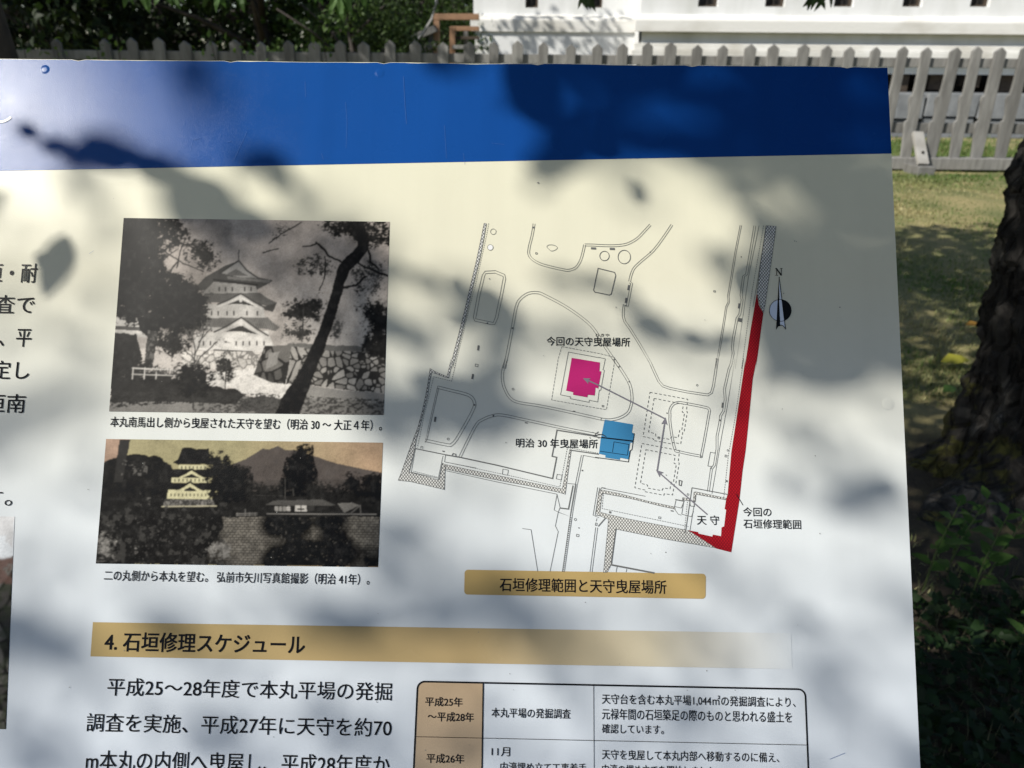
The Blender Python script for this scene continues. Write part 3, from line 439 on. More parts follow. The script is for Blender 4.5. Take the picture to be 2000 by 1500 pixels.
# a long hedge bank that closes the view between the trunks
k = 15000; hx = rng.uniform(-26, 3, k); hy = 24 + rng.uniform(-.9, .9, k); hz = .4 + 4.2 * rng.random(k) ** .8
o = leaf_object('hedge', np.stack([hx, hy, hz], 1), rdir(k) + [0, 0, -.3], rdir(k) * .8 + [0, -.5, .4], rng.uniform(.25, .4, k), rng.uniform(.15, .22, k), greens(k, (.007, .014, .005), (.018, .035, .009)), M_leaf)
tag(o, 'dark overgrown hedge closing the view behind the trees', 'hedge')
# tree in front of the fence at the far left: trunk at the picture's edge, crown shading the left half of the fence
tl = at(2, 100, 8.4); t2 = empty('shade_tree', (tl.x, 8.4, .4), 'dark tree trunk at the left end of the picket fence', 'tree')
m_ = MB(); m_.tube([(tl.x, 8.4, .3), (tl.x + .02, 8.4, 1.0), (tl.x - .05, 8.4, 1.7), (tl.x - .15, 8.45, 2.6), (tl.x + .2, 8.3, 4.6)], [.26, .19, .17, .17, .08], 14); m_.build('trunk', M_bark, t2, smooth=True)
m_ = MB(); m_.tube([(tl.x - .1, 8.4, 2.4), (tl.x + .9, 8.0, 3.6), (tl.x + 2.4, 7.4, 4.4)], [.12, .08, .03], 10); m_.build('limb', M_bark, t2, smooth=True)
P = []
c4 = [(rnd.uniform(-6.6, -.9), rnd.uniform(.6, 2.0), rnd.uniform(4.2, 7)) for _ in range(46)]
while len(P) < 4300:
    x, z, t = rnd.choice(c4); P.append(Vector((x + rnd.gauss(0, .26), YF - .3 + rnd.uniform(-.3, 1.2), z + rnd.gauss(0, .22))) + SUN * (t + rnd.gauss(0, .3)))
c5 = [(rnd.uniform(-9, -2.2), rnd.uniform(1.0, 3.4), rnd.uniform(5, 8.5)) for _ in range(60)]
while len(P) < 10500:                                # its far side keeps the trees beyond the fence in shade
    x, z, t = rnd.choice(c5); P.append(Vector((x + rnd.gauss(0, .34), 13.2 + rnd.uniform(-1, 1), z + rnd.gauss(0, .3))) + SUN * (t + rnd.gauss(0, .3)))
for _ in range(230): P.append(Vector((rnd.choice((-.2, .3, .9, 1.6)) + rnd.gauss(0, .22), 14.5, rnd.choice((1.6, 2.0, 2.4)) + rnd.gauss(0, .14))) + SUN * rnd.uniform(6, 7))   # dapples on the castle's shaded corner
P = np.array(P); P = P[P[:, 2] > 2.9]; k = len(P)
leaf_object('crown', P, rdir(k) + [0, 0, -.5], rdir(k) * .5 + np.array(SUN), rng.uniform(.11, .18, k), rng.uniform(.055, .09, k), greens(k), M_leaf, t2)
# low twigs with fresh leaves poking up in front of the left fence
for i, (px, py, n_) in enumerate(((6, 106, 8), (45, 108, 5), (105, 100, 10), (190, 106, 6), (222, 88, 6), (420, 92, 7), (480, 100, 7), (640, 102, 6))):
    c = at(px, py, 8.55); e_ = empty('sapling', (c.x, 8.55, .38), 'thin leafy sapling in front of the shaded left part of the fence', 'sapling', 'saplings along the fence')
    m_ = MB(); m_.tube([(c.x, 8.55, .36), (c.x + .03, 8.54, 1.0), (c.x + rnd.uniform(-.05, .05), 8.55, c.z + .08)], [.012, .009, .004], 6); m_.build('stem', M_bark, e_)
    P = np.array([(c.x + rnd.gauss(0, .09), 8.55 + rnd.gauss(0, .06), c.z + rnd.uniform(-.35, .12)) for _ in range(n_ * 3)])
    leaf_object('leaves', P, rdir(len(P)) + [0, 0, .2], rdir(len(P)) * .6 + [0, -.3, .8], rng.uniform(.06, .10, len(P)), rng.uniform(.03, .045, len(P)), greens(len(P), (.07, .12, .03), (.14, .23, .05)), M_leaf, e_)

# ------------------------------------------------------------------ lawn
M_grass = leafmat('grass_blade', (.1, .15, .04), .6, .3)
def blades(X, Y, Ln, Wd, C, droop):
    k_ = len(X); Z = zg(X, Y) - .006; P = np.stack([X, Y, Z], 1); a = rng.uniform(0, 6.283, k_); lean = droop
    d = np.stack([np.cos(a), np.sin(a), np.zeros(k_)], 1); s = np.stack([-np.sin(a), np.cos(a), np.zeros(k_)], 1); z = np.array([0, 0, 1.])
    Ln = Ln[:, None]; Wd = Wd[:, None]; lean = lean[:, None]
    m1 = P + z * Ln * .5 * (1 - .3 * lean) + d * Ln * .25 * lean; tp = P + z * Ln * (1 - .75 * lean) + d * Ln * .8 * lean
    v = np.stack([P - s * Wd / 2, P + s * Wd / 2, m1 + s * Wd * .4, m1 - s * Wd * .4, tp], 1).reshape(-1, 3); b = (np.arange(k_) * 5)[:, None, None]
    f = (np.array([[0, 1, 2], [0, 2, 3], [3, 2, 4]])[None] + b).reshape(-1, 3); return v, f, np.repeat(C, 5, 0)
def scatter(n_, xlo, xhi, ylo, yhi, p=1.0):
    Y = ylo + (yhi - ylo) * rng.random(n_) ** p; t = rng.random(n_); D_ = .917 * Y + .55; X = (xlo + (xhi - xlo) * t) * D_; return X, Y
A1 = scatter(52000, .48, .74, 1.0, 8.6, 1.0); A2 = scatter(9000, -1.2, .48, 6.5, 8.7); A3 = (rng.uniform(-8, 9, 16000), rng.uniform(7.2, 13.3, 16000)); A4 = scatter(9000, .74, 1.3, 1, 8.6); A5 = (rng.uniform(3.0, 7, 16000), rng.uniform(8.9, 12.5, 16000))
A6 = (rng.uniform(-2.5, 5, 11000), rng.uniform(.3, 3.4, 11000))
X = np.concatenate([A6[0], A1[0], A2[0], A3[0], A4[0], A5[0]]); Y = np.concatenate([A6[1], A1[1], A2[1], A3[1], A4[1], A5[1]])
near_root = np.hypot((X - TX) / 1.0, (Y - TY) / .8) < .75 + .15 * rng.random(len(X)); thin = (Y < 2.2) & (rng.random(len(X)) < .92) & (np.arange(len(X)) >= 11000); ok = ~(near_root | thin); X, Y = X[ok], Y[ok]; k = len(X)
pat = np.array([mnoise.noise(Vector((x * 1.1, y * .9, 0))) + .5 * mnoise.noise(Vector((x * 4, y * 3.4, 5))) for x, y in zip(X, Y)])
dry = np.clip(.58 + 1.25 * pat + rng.normal(0, .22, k), 0, 1) * np.where(Y > 7.6, .45, 1) * np.where(Y > 8.2, .5, 1) ; dry = np.where(Y > 9, dry * .5, dry)
dry = dry[:, None]
Cg = (np.array([.085, .15, .03]) * (1 - dry) + np.array([.40, .36, .18]) * dry) * rng.uniform(.7, 1.3, (k, 1))
tuft = (pat > .25) & (rng.random(k) < .10) & (Y < 6.2) & (Y > 2.6)
Ln = rng.uniform(.025, .06, k) * np.where(tuft, 2.4, 1) * np.where(Y > 8.1, 1.5, 1) * np.where(Y > 9.1, 1.6, 1); dr = np.clip(rng.normal(.55, .25, k), .05, 1)
v, f, c = blades(X, Y, Ln, rng.uniform(.004, .008, k) * np.where(Y > 4, 1.6, 1), Cg, dr)
o = mesh('grass', v, f, M_grass); colour(o, c); tag(o, 'short patchy lawn, part dry and yellow, part green', 'grass', kind='stuff')
# matted dry thatch under the blades
M_thatch = material('lawn_thatch', (.30, .25, .115), .95, (.13, .14, .05), 2.2, bump=.8, bscale=60, detail=8)
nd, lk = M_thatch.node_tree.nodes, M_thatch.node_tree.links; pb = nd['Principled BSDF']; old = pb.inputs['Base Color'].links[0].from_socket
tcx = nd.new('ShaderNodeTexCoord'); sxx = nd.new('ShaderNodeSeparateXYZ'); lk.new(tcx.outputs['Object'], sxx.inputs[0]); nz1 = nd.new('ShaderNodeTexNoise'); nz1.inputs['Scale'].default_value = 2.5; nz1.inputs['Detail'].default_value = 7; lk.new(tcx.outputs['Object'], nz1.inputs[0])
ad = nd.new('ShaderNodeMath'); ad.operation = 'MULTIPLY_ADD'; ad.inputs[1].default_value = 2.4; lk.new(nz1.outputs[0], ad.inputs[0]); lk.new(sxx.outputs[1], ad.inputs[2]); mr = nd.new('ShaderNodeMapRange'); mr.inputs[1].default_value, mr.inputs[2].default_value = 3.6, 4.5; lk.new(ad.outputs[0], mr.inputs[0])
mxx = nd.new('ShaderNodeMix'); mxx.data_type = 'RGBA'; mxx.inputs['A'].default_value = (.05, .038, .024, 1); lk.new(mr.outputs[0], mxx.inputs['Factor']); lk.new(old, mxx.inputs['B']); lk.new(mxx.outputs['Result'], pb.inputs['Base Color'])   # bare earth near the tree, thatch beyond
gx = np.linspace(-9, 12, 120); gy = np.linspace(-1.5, 13.3, 70); TXX, TYY = np.meshgrid(gx, gy); TZ = zg(TXX, TYY) + .012 * np.sin(TXX * 3.1 + 1) * np.cos(TYY * 2.7) + .012
n1 = 120; i_ = (np.arange(69)[:, None] * n1 + np.arange(119)[None]).ravel()
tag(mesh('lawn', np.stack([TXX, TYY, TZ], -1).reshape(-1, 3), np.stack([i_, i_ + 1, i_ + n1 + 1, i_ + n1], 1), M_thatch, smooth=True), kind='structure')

# weeds at the foot of the tree
def weed(px, py, hgt, nl, ln, lab, lean=0.0, ca=(.045, .10, .02), cb=(.09, .165, .035), back=0.0):
    b = ground_at(px, py); 
    if back: b = CAM + (b - CAM) * back
    b.z = float(zg(b.x, b.y))
    e_ = empty('weed', b, lab, 'weed', 'weeds at the foot of the tree')
    tp = Vector((lean, rnd.uniform(-.03, .03), hgt)); m_ = MB(); m_.tube([b + Vector((0, 0, -.01)), b + tp * .5 + Vector((-.01, 0, 0)), b + tp], [.0035, .0028, .0012], 6); m_.build('stem', material('weed_stem', (.07, .10, .03), .6), e_)
    P, D, N, S = [], [], [], []
    for i in range(nl):
        q = .25 + .75 * i / (nl - 1); a = i * 2.4 + rnd.uniform(-.4, .4); P.append(b + tp * q); D.append((math.cos(a), math.sin(a), .35 + .3 * q)); N.append((rnd.uniform(-.2, .2), rnd.uniform(-.5, 0), 1)); S.append(ln * (1.15 - .5 * q) * rnd.uniform(.8, 1.2))
    leaf_object('leaves', P, D, N, S, np.array(S) * .58, greens(nl, ca, cb), M_leaf, e_)
weed(1800, 1160, .36, 13, .075, 'leafy weed with paired leaves nearest the edge of the board', .02)
weed(1846, 1120, .30, 12, .07, 'tall leafy weed left of the root, just right of the board edge', .05)
weed(1890, 1185, .34, 15, .07, 'leafy weed with a crowded top in front of the root', .03)
weed(1922, 1140, .26, 10, .06, 'slender weed leaning towards the trunk', .06)
weed(1985, 1280, .22, 8, .07, 'small weed at the right edge of the picture')
weed(1860, 1085, .2, 9, .055, 'low weed growing in the mossy root fold')
k = 1300; pts = [ground_at(rnd.uniform(1760, 2060), rnd.uniform(1180, 1560)) for _ in range(k)]
P = np.array([(p.x, p.y, float(zg(p.x, p.y)) + rnd.uniform(.0, .16) * rnd.random()) for p in pts])
o = leaf_object('ground_cover', P, rdir(k) * [1, 1, .4], rdir(k) * .5 + [0, -.2, 1], rng.uniform(.015, .06, k), rng.uniform(.010, .034, k), greens(k, (.008, .022, .006), (.02, .045, .012)), M_leaf)
tag(o, 'dark leafy ground cover in the shade below the root', 'ground cover', kind='stuff')
k = 500; X = []; Y = []
for _ in range(k): p = ground_at(rnd.uniform(1760, 2060), rnd.uniform(1120, 1540)); X.append(p.x); Y.append(p.y)
v, f, c = blades(np.array(X), np.array(Y), rng.uniform(.06, .16, k), rng.uniform(.002, .004, k), greens(k, (.05, .06, .03), (.16, .15, .08)), np.clip(rng.normal(.6, .2, k), 0, 1))
o = mesh('dry_stalks', v, f, M_grass); colour(o, c); tag(o, 'thin dry stalks tangled in the dark ground cover', 'dry grass', kind='stuff')
def fallen(px, py, ln, cc, lab, ang):
    p = ground_at(px, py); P = [Vector((p.x, p.y, p.z + .05))]
    o = leaf_object('fallen_leaf', P, [(math.cos(ang), math.sin(ang), .12)], [(.1, -.35, 1)], [ln], [ln * .5], np.array([cc]), M_leaf); tag(o, lab, 'leaf')
fallen(1832, 724, .17, (.30, .29, .04), 'yellow green fallen leaf lying on the lawn left of the trunk', .1)
fallen(1836, 784, .11, (.10, .19, .04), 'green fallen leaf lying close to the root', .5)
fallen(1880, 650, .10, (.45, .24, .05), 'orange fallen leaf lying on the dry grass', -.1)
# ------------------------------------------------------------------ the information board
def gloss(name, c, rough=.25, attr=False, kind=None):
    m = material(name, c, rough, attr=attr); n = m.node_tree.nodes; l = m.node_tree.links; p = n['Principled BSDF']; tc = n.new('ShaderNodeTexCoord')
    p.inputs['Specular IOR Level'].default_value = 0
    g = n.new('ShaderNodeBsdfAnisotropic'); g.distribution = 'BECKMANN'; g.inputs['Roughness'].default_value = rough; fr = n.new('ShaderNodeFresnel'); fr.inputs['IOR'].default_value = 1.22
    ms = n.new('ShaderNodeMixShader'); l.new(fr.outputs[0], ms.inputs[0]); l.new(p.outputs[0], ms.inputs[1]); l.new(g.outputs[0], ms.inputs[2]); l.new(ms.outputs[0], n['Material Output'].inputs[0])
    t = n.new('ShaderNodeTexNoise'); t.inputs['Scale'].default_value = 1900; t.inputs['Detail'].default_value = 2
    mp = n.new('ShaderNodeMapping'); mp.inputs['Scale'].default_value = (1, .55, 1); l.new(tc.outputs['Object'], mp.inputs[0]); l.new(mp.outputs[0], t.inputs[0])
    b = n.new('ShaderNodeBump'); b.inputs['Strength'].default_value = .24; b.inputs['Distance'].default_value = .0003; l.new(t.outputs[0], b.inputs['Height']); l.new(b.outputs[0], p.inputs['Normal']); l.new(b.outputs[0], g.inputs['Normal'])
    n2 = n.new('ShaderNodeTexNoise'); n2.inputs['Scale'].default_value = 14; n2.inputs['Detail'].default_value = 8; l.new(tc.outputs['Object'], n2.inputs[0]); r2_ = n.new('ShaderNodeMapRange'); r2_.inputs[1].default_value, r2_.inputs[2].default_value, r2_.inputs[3].default_value, r2_.inputs[4].default_value = .3, .7, rough - .03, rough + .06; l.new(n2.outputs[0], r2_.inputs[0]); l.new(r2_.outputs[0], g.inputs['Roughness'])   # film worn unevenly
    sx = n.new('ShaderNodeSeparateXYZ'); l.new(tc.outputs['Object'], sx.inputs[0])
    return m, n, l, p, sx
def ramp(n, l, src, lo, hi, stops):
    r = n.new('ShaderNodeMapRange'); r.inputs[1].default_value = lo; r.inputs[2].default_value = hi; l.new(src, r.inputs[0])
    c = n.new('ShaderNodeValToRGB'); e = c.color_ramp.elements
    e[0].position, e[0].color = stops[0][0], (*stops[0][1], 1); e[1].position, e[1].color = stops[-1][0], (*stops[-1][1], 1)
    for q, cc in stops[1:-1]: x = e.new(q); x.color = (*cc, 1)
    l.new(r.outputs[0], c.inputs[0]); return c.outputs[0]
def dirty(n, l, src, low):                           # faint rain streaks and blotches of grime
    tc = n.new('ShaderNodeTexCoord'); out = src
    for scl, st in ((1, (38, 2.2, 1)), (1, (9, 7, 1))):
        m_ = n.new('ShaderNodeMapping'); m_.inputs['Scale'].default_value = st; l.new(tc.outputs['Object'], m_.inputs[0]); t = n.new('ShaderNodeTexNoise'); t.inputs['Scale'].default_value = scl; t.inputs['Detail'].default_value = 8; l.new(m_.outputs[0], t.inputs[0])
        r = n.new('ShaderNodeMapRange'); r.inputs[1].default_value, r.inputs[2].default_value, r.inputs[3].default_value, r.inputs[4].default_value = .42, .72, 1.0, low; l.new(t.outputs[0], r.inputs[0])
        x = n.new('ShaderNodeMix'); x.data_type = 'RGBA'; x.blend_type = 'MULTIPLY'; x.inputs['Factor'].default_value = 1; l.new(out, x.inputs['A']); l.new(r.outputs[0], x.inputs['B']); out = x.outputs['Result']
    return out
PAPER_SKY_TINT = [(0, (.555, .605, .68)), (.38, (.575, .605, .62)), (.72, (.60, .58, .465)), (1, (.645, .63, .485))]  # cream to white print; bluer lower end has sky reflection put into the colour
M_panel, n, l, p, sx = gloss('printed_film', (.76, .75, .66)); PC = ramp(n, l, sx.outputs[1], -.34, .26, PAPER_SKY_TINT); l.new(dirty(n, l, PC, .965), p.inputs['Base Color'])
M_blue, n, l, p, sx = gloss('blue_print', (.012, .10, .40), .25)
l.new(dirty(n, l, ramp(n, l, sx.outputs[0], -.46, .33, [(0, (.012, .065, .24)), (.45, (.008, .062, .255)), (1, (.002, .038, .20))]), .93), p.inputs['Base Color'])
M_ink = gloss('black_ink', (.007, .007, .008))[0]; M_line = gloss('map_line', (.12, .122, .12))[0]; M_route = gloss('grey_arrow', (.15, .145, .17))[0]; M_white = gloss('white_print', (.65, .65, .65))[0]
M_pink = gloss('pink_print', (.37, .018, .125))[0]; M_sky = gloss('light_blue_print', (.04, .18, .345))[0]; M_gold = gloss('gold_print', (.40, .285, .115))[0]; M_tan, n, l, p, sx = gloss('tan_print', (.5, .38, .25))
l.new(ramp(n, l, sx.outputs[1], -.34, -.24, [(0, (.31, .255, .195)), (1, (.42, .31, .20))]), p.inputs['Base Color'])
M_fade, n, l, p, sx = gloss('gold_fading_print', (.5, .36, .15))
u0, u1 = uv(180, 1250)[0], uv(1545, 1265)[0]
l.new(ramp(n, l, sx.outputs[0], u0, u1, [(0, (.385, .285, .127)), (.55, (.42, .31, .155)), (.8, (.47, .42, .31)), (1, (.57, .605, .636))]), p.inputs['Base Color'])
def hatch(name, base, ink, per, duty):
    m, n, l, p, sx = gloss(name, base); parts = []
    for sgn in (1, -1):
        a = n.new('ShaderNodeMath'); a.operation = 'MULTIPLY_ADD'; a.inputs[1].default_value = .8 * sgn; l.new(sx.outputs[1], a.inputs[0]); l.new(sx.outputs[0], a.inputs[2])
        d = n.new('ShaderNodeMath'); d.operation = 'DIVIDE'; d.inputs[1].default_value = per; l.new(a.outputs[0], d.inputs[0])
        f = n.new('ShaderNodeMath'); f.operation = 'FRACT'; l.new(d.outputs[0], f.inputs[0]); g = n.new('ShaderNodeMath'); g.operation = 'LESS_THAN'; g.inputs[1].default_value = duty; l.new(f.outputs[0], g.inputs[0]); parts.append(g)
    mx = n.new('ShaderNodeMath'); mx.operation = 'MAXIMUM'; l.new(parts[0].outputs[0], mx.inputs[0]); l.new(parts[1].outputs[0], mx.inputs[1])
    x = n.new('ShaderNodeMix'); x.data_type = 'RGBA'; x.inputs['A'].default_value = (*base, 1); x.inputs['B'].default_value = (*ink, 1); l.new(mx.outputs[0], x.inputs['Factor']); l.new(x.outputs['Result'], p.inputs['Base Color']); return m
M_hatch = hatch('cross_hatching', (.57, .57, .545), (.05, .05, .05), .0024, .24); M_red = hatch('red_hatching', (.31, .010, .016), (.16, .005, .009), .0024, .32)
M_metal = material('aluminium', (.62, .62, .62), .35, (.5, .5, .5), 30); M_metal.node_tree.nodes['Principled BSDF'].inputs['Metallic'].default_value = .9
M_post = material('painted_post', (.10, .07, .05), .5, (.07, .05, .035), 12)

UL, UR = -1.20, uv(1733, 131)[0]; VT = uv(860, 123)[1]; VB = -.62
foot = board_pt((UL + UR) / 2, VB); gz = 0.0
board = empty('information_board', (foot.x, foot.y + .15, gz), 'large tilted information board with blue header, old photographs and a site map', 'information board')
def bp(name, v, f, mat, parent=board, smooth=False): return mesh(name, v, f, mat, parent, BM, smooth)
# panel: thin sheet with a slightly chipped top edge
tk = .003; xs_ = np.linspace(UL, UR, 260); vt = []
for i, x in enumerate(xs_): vt.append(VT + .0007 * mnoise.noise(Vector((x * 14, 0, 0))) - (.0012 if (i * 7919) % 23 == 0 else 0))
v = []; 
for x, t in zip(xs_, vt): v += [(x, VB, 0), (x, t, 0), (x, t, -tk), (x, VB, -tk)]
f = []
for i in range(len(xs_) - 1):
    a, b = i * 4, i * 4 + 4; f += [(a, b, b + 1, a + 1), (a + 1, b + 1, b + 2, a + 2), (a + 2, b + 2, b + 3, a + 3), (a + 3, b + 3, b, a)]
f += [(0, 1, 2, 3), tuple((len(xs_) - 1) * 4 + q for q in (3, 2, 1, 0))]
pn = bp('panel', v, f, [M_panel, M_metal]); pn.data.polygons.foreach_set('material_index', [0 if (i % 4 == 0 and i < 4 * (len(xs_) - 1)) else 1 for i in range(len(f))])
# header band: its lower edge climbs slightly to the right
v = []; f = []; e0, e1 = uv(0, 334), uv(1741, 300)
for i, (x, t) in enumerate(zip(xs_, vt)):
    e = e0[1] + (e1[1] - e0[1]) * (x - e0[0]) / (e1[0] - e0[0]); v += [(x, e, .0002), (x, t - .0004 - .0009 * max(0, mnoise.noise(Vector((x * 40, 3, 0)))), .0002)]
    if i: f.append((2 * i - 2, 2 * i, 2 * i + 1, 2 * i - 1))
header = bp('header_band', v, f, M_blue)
# frame and posts
mb = MB()
def lbox(a, b): mb.box(a, b)
lbox((UL + .02, VT - .06, -.035), (UR - .03, VT - .015, -tk - .0005)); lbox((UL + .02, VB + .02, -.035), (UR - .03, VB + .07, -tk - .0005)); lbox((UL + .02, VB + .07, -.035), (UL + .06, VT - .06, -tk - .0005)); lbox((UR - .075, VB + .07, -.035), (UR - .03, VT - .06, -tk - .0005))
bp('frame', mb.v, mb.f, M_post)
for u in (UL + .25, UR - .25):
    mb = MB(); a = board_pt(u, VT - .15, -.07); b = board_pt(u, VB + .1, -.07); mb.bar((a.x, a.y + .03, -.1), (a.x, a.y + .03, a.z), .07, .07); mb.bar(board_pt(u, VT - .12, -.065), board_pt(u, VB + .06, -.065), .05, .055)
    mb.bar((b.x, b.y + .02, -.1), (b.x, b.y + .02, b.z), .07, .07); mb.build('post', M_post, board, bevel=.004)

HH = [.0004]
def hstep(): HH[0] += .0000012; return HH[0]
def poly_part(name, pts, mat, parent, h=.0003, px_=True):
    q = [uv(*a) if px_ else a for a in pts]; bm = bmesh.new(); vs = [bm.verts.new((a[0], a[1], h)) for a in q]; bm.faces.new(vs); bmesh.ops.triangulate(bm, faces=bm.faces[:]); bmesh.ops.recalc_face_normals(bm, faces=bm.faces[:])
    if bm.faces[0].normal.z < 0: bmesh.ops.reverse_faces(bm, faces=bm.faces[:])
    me = bpy.data.meshes.new(name); bm.to_mesh(me); bm.free(); me.materials.append(mat); return make(name, me, parent, BM)
class Ink:                                           # ribbons of print
    def __init__(s): s.v, s.f = [], []
    def ribbon(s, pts, w_, closed=False, h=None):
        P = [np.array(q) for q in pts]; n_ = len(P); h = h or hstep(); base = len(s.v)
        for i in range(n_):
            a = P[(i - 1) % n_] if (closed or i) else P[i]; b = P[(i + 1) % n_] if (closed or i < n_ - 1) else P[i]
            d1 = P[i] - a; d2 = b - P[i]; 
            if np.linalg.norm(d1) < 1e-9: d1 = d2
            if np.linalg.norm(d2) < 1e-9: d2 = d1
            d1 = d1 / np.linalg.norm(d1); d2 = d2 / np.linalg.norm(d2); t = d1 + d2; t = t / (np.linalg.norm(t) + 1e-9); nn = np.array([-t[1], t[0]]); k_ = w_ / 2 / max(.5, nn @ np.array([-d1[1], d1[0]]))
            for sg in (1, -1): q = P[i] + nn * k_ * sg; s.v.append((q[0], q[1], h))
        for i in range(n_ if closed else n_ - 1):
            a, b = base + 2 * i, base + 2 * ((i + 1) % n_); s.f.append((a, a + 1, b + 1, b))
    def dashed(s, pts, w_, on, off):
        P = [np.array(q) for q in pts]; h = hstep(); pen = True; rem = on; cur = [P[0]]
        for i in range(len(P) - 1):
            a, b = P[i], P[i + 1]; L_ = np.linalg.norm(b - a); t = 0
            while L_ - t > rem:
                t += rem; q = a + (b - a) * t / L_
                if pen: cur.append(q); s.ribbon(cur, w_, False, h)
                cur = [q]; pen = not pen; rem = on if pen else off
            rem -= L_ - t
            if pen: cur.append(b)
        if pen and len(cur) > 1 and np.linalg.norm(cur[-1] - cur[-2]) > 1e-6: s.ribbon(cur, w_, False, h)
    def build(s, name, mat, parent): return bp(name, s.v, s.f, mat, parent)
def smooth(P, n_=5, closed=False):
    P = [np.array(p, float) for p in P]; out = []; m_ = len(P)
    for i in range(m_ if closed else m_ - 1):
        p0, p1, p2, p3 = (P[(i - 1) % m_] if closed or i else P[i]), P[i], P[(i + 1) % m_], (P[(i + 2) % m_] if closed or i < m_ - 2 else P[(i + 1) % m_])
        for k_ in range(n_):
            t = k_ / n_; out.append(.5 * (2 * p1 + (p2 - p0) * t + (2 * p0 - 5 * p1 + 4 * p2 - p3) * t * t + (3 * p1 - p0 - 3 * p2 + p3) * t ** 3))
    if not closed: out.append(P[-1])
    return out
CR = dict(A=(770, 420), B=(1170, 420), C=(770, 700), D=(1170, 700), E=(770, 900), F=(1170, 900))
def tr(s):                                           # "A 1,2 3,4 B 5,6": coordinates measured on enlarged pieces of the photograph
    o = None; out = []
    for w_ in s.split():
        if w_ in CR: o = CR[w_]
        else: a, b = w_.split(','); out.append((o[0] + float(a) / 5, o[1] + float(b) / 5))
    return out
def UVs(pts): return [uv(*p) for p in pts]
LW = .00036
mp_ = Ink()
def ln_(s, w_=LW, sm=0, closed=False, dash=None):
    P = tr(s) if isinstance(s, str) else s
    if sm: P = smooth(P, sm, closed)
    Q = UVs(P)
    if dash: mp_.dashed(Q + ([Q[0]] if closed else []), w_, *dash)
    else: mp_.ribbon(Q, w_, closed)
def dbl(s, gap, w_=LW, sm=6, closed=False):          # kerb drawn as two thin lines
    P = smooth(tr(s), sm, closed) if sm else [np.array(p) for p in tr(s)]
    for sg in (.5, -.5):
        out = []
        n_ = len(P)
        for i in range(n_):
            a = P[(i - 1) % n_] if closed or i else P[i]; b = P[(i + 1) % n_] if closed or i < n_ - 1 else P[i]; d = b - a; d = d / (np.linalg.norm(d) + 1e-9); out.append(P[i] + np.array([-d[1], d[0]]) * gap * sg)
        ln_(out, w_, 0, closed)
def rect(c, o_, s1, s2, a=-78):                      # little outlined or filled bars
    x, y = tr(o_ + ' ' + c)[0]; a = math.radians(a); ux, uy = math.cos(a), math.sin(a); return [(x + i * s1 * ux - j * s2 * uy, y + i * s1 * uy + j * s2 * ux) for i, j in ((-1, -1), (1, -1), (1, 1), (-1, 1))]
drawing = None
# kerbs and paths
dbl('A 1365,85 1345,200 1318,310 1313,380 1345,430 1420,475 1520,505 1640,532 1700,540 1770,515 1815,450 1840,370 1858,290', 4)
dbl('A 1858,292 B -60,293 0,297 100,300 190,297 280,280 370,230 440,160 500,95', 4)
dbl('B 710,95 640,200 560,310 500,375 400,460 340,520 310,590 297,650', 4)
dbl('B 297,655 316,668 275,888 243,882 235,940 235,990 250,1040 300,1110 400,1270 520,1480 D 480,0 520,90 580,220 620,268 690,292 850,325 1000,348 1060,356 1095,335 1115,270 1155,0', 4, sm=0)
dbl('D 1148,0 B 1140,1500 1185,1250 1225,1000 1240,900 1265,850 1260,790 1290,620 1330,370 1383,100', 3, sm=0)
dbl('B 1520,105 1440,580 1410,600 1385,780 1395,830 1372,970 1345,1010 1310,1200 1300,1290 1308,1350 1280,1480 D 1300,20 1265,110 1240,220 1222,300 1230,400 1215,510 1185,560 1175,640 1150,760 1150,880 1125,1040 1095,1080 1065,1300', 4, sm=0)
ln_('B 1560,105 1455,620 1330,1500 D 1325,0 1250,470 1195,760 1100,1320'); ln_('B 1605,105 1490,760 1390,1500 D 1410,0 1330,560 1260,950 1215,1360', dash=(.0013, .0007)); ln_('B 1630,105 1560,560 1510,850 1500,900')
dbl('A 985,555 A 1070,590 1075,620 1045,780 1000,1000 975,1060 930,1055 790,1025 785,1000 830,760 870,590 890,560', 5, sm=0, closed=True)
dbl('A 1075,1500 1150,1120 1190,900 1230,820 1310,765 1400,758 1470,785 1650,880 1800,980 1920,1080 B 0,1190 60,1290 200,1490 D 140,0 240,150 300,260 320,380 310,460 280,530 200,580 100,600 20,592 C 1990,585 1650,510 1400,460 1210,430 1130,385 1080,300 1058,220 1060,120 1095,0', 4.5, sm=3)
ln_(smooth(tr('A 1490,310 1510,293 1560,295 1592,318 1575,340 1535,352 1505,330'), 4, True), closed=True)
for o_, c, r_ in (('A', (967, 163), 27), ('A', (938, 317), 27), ('B', (52, 400), 46), ('B', (245, 410), 66), ('C', (1160, 300), 9), ('C', (527, 787), 10), ('E', (1768, 572), 11), ('F', (866, 328), 9), ('D', (957, 262), 8), ('D', (1255, 897), 8)):
    q = [(CR[o_][0] + (c[0] + r_ * (1 if r_ != 66 else .92) * math.cos(t)) / 5, CR[o_][1] + (c[1] + r_ * math.sin(t)) / 5) for t in np.linspace(0, 2 * math.pi, 28, endpoint=False)]; ln_(q, LW * (1.5 if o_ == 'B' else 1), closed=True)
ln_(smooth(tr('A 1990,520 1945,735 1960,755 B -5,760 100,782 120,770 162,590 150,560 B -5,522'), 1), .0007, closed=True)
ln_('A 922,82 900,200 860,380 790,690 720,960 650,1240 585,1500', dash=(.0012, .0007)); ln_('C 610,0 560,222 385,180 350,330 300,520 225,870', dash=(.0012, .0007)); 
dbl('C 425,282 560,315 700,350 760,385 785,440 775,490 720,600 650,720 600,800 560,840 520,845 300,800', 5, sm=4); ln_('C 425,270 300,820 318,800 435,290'); 
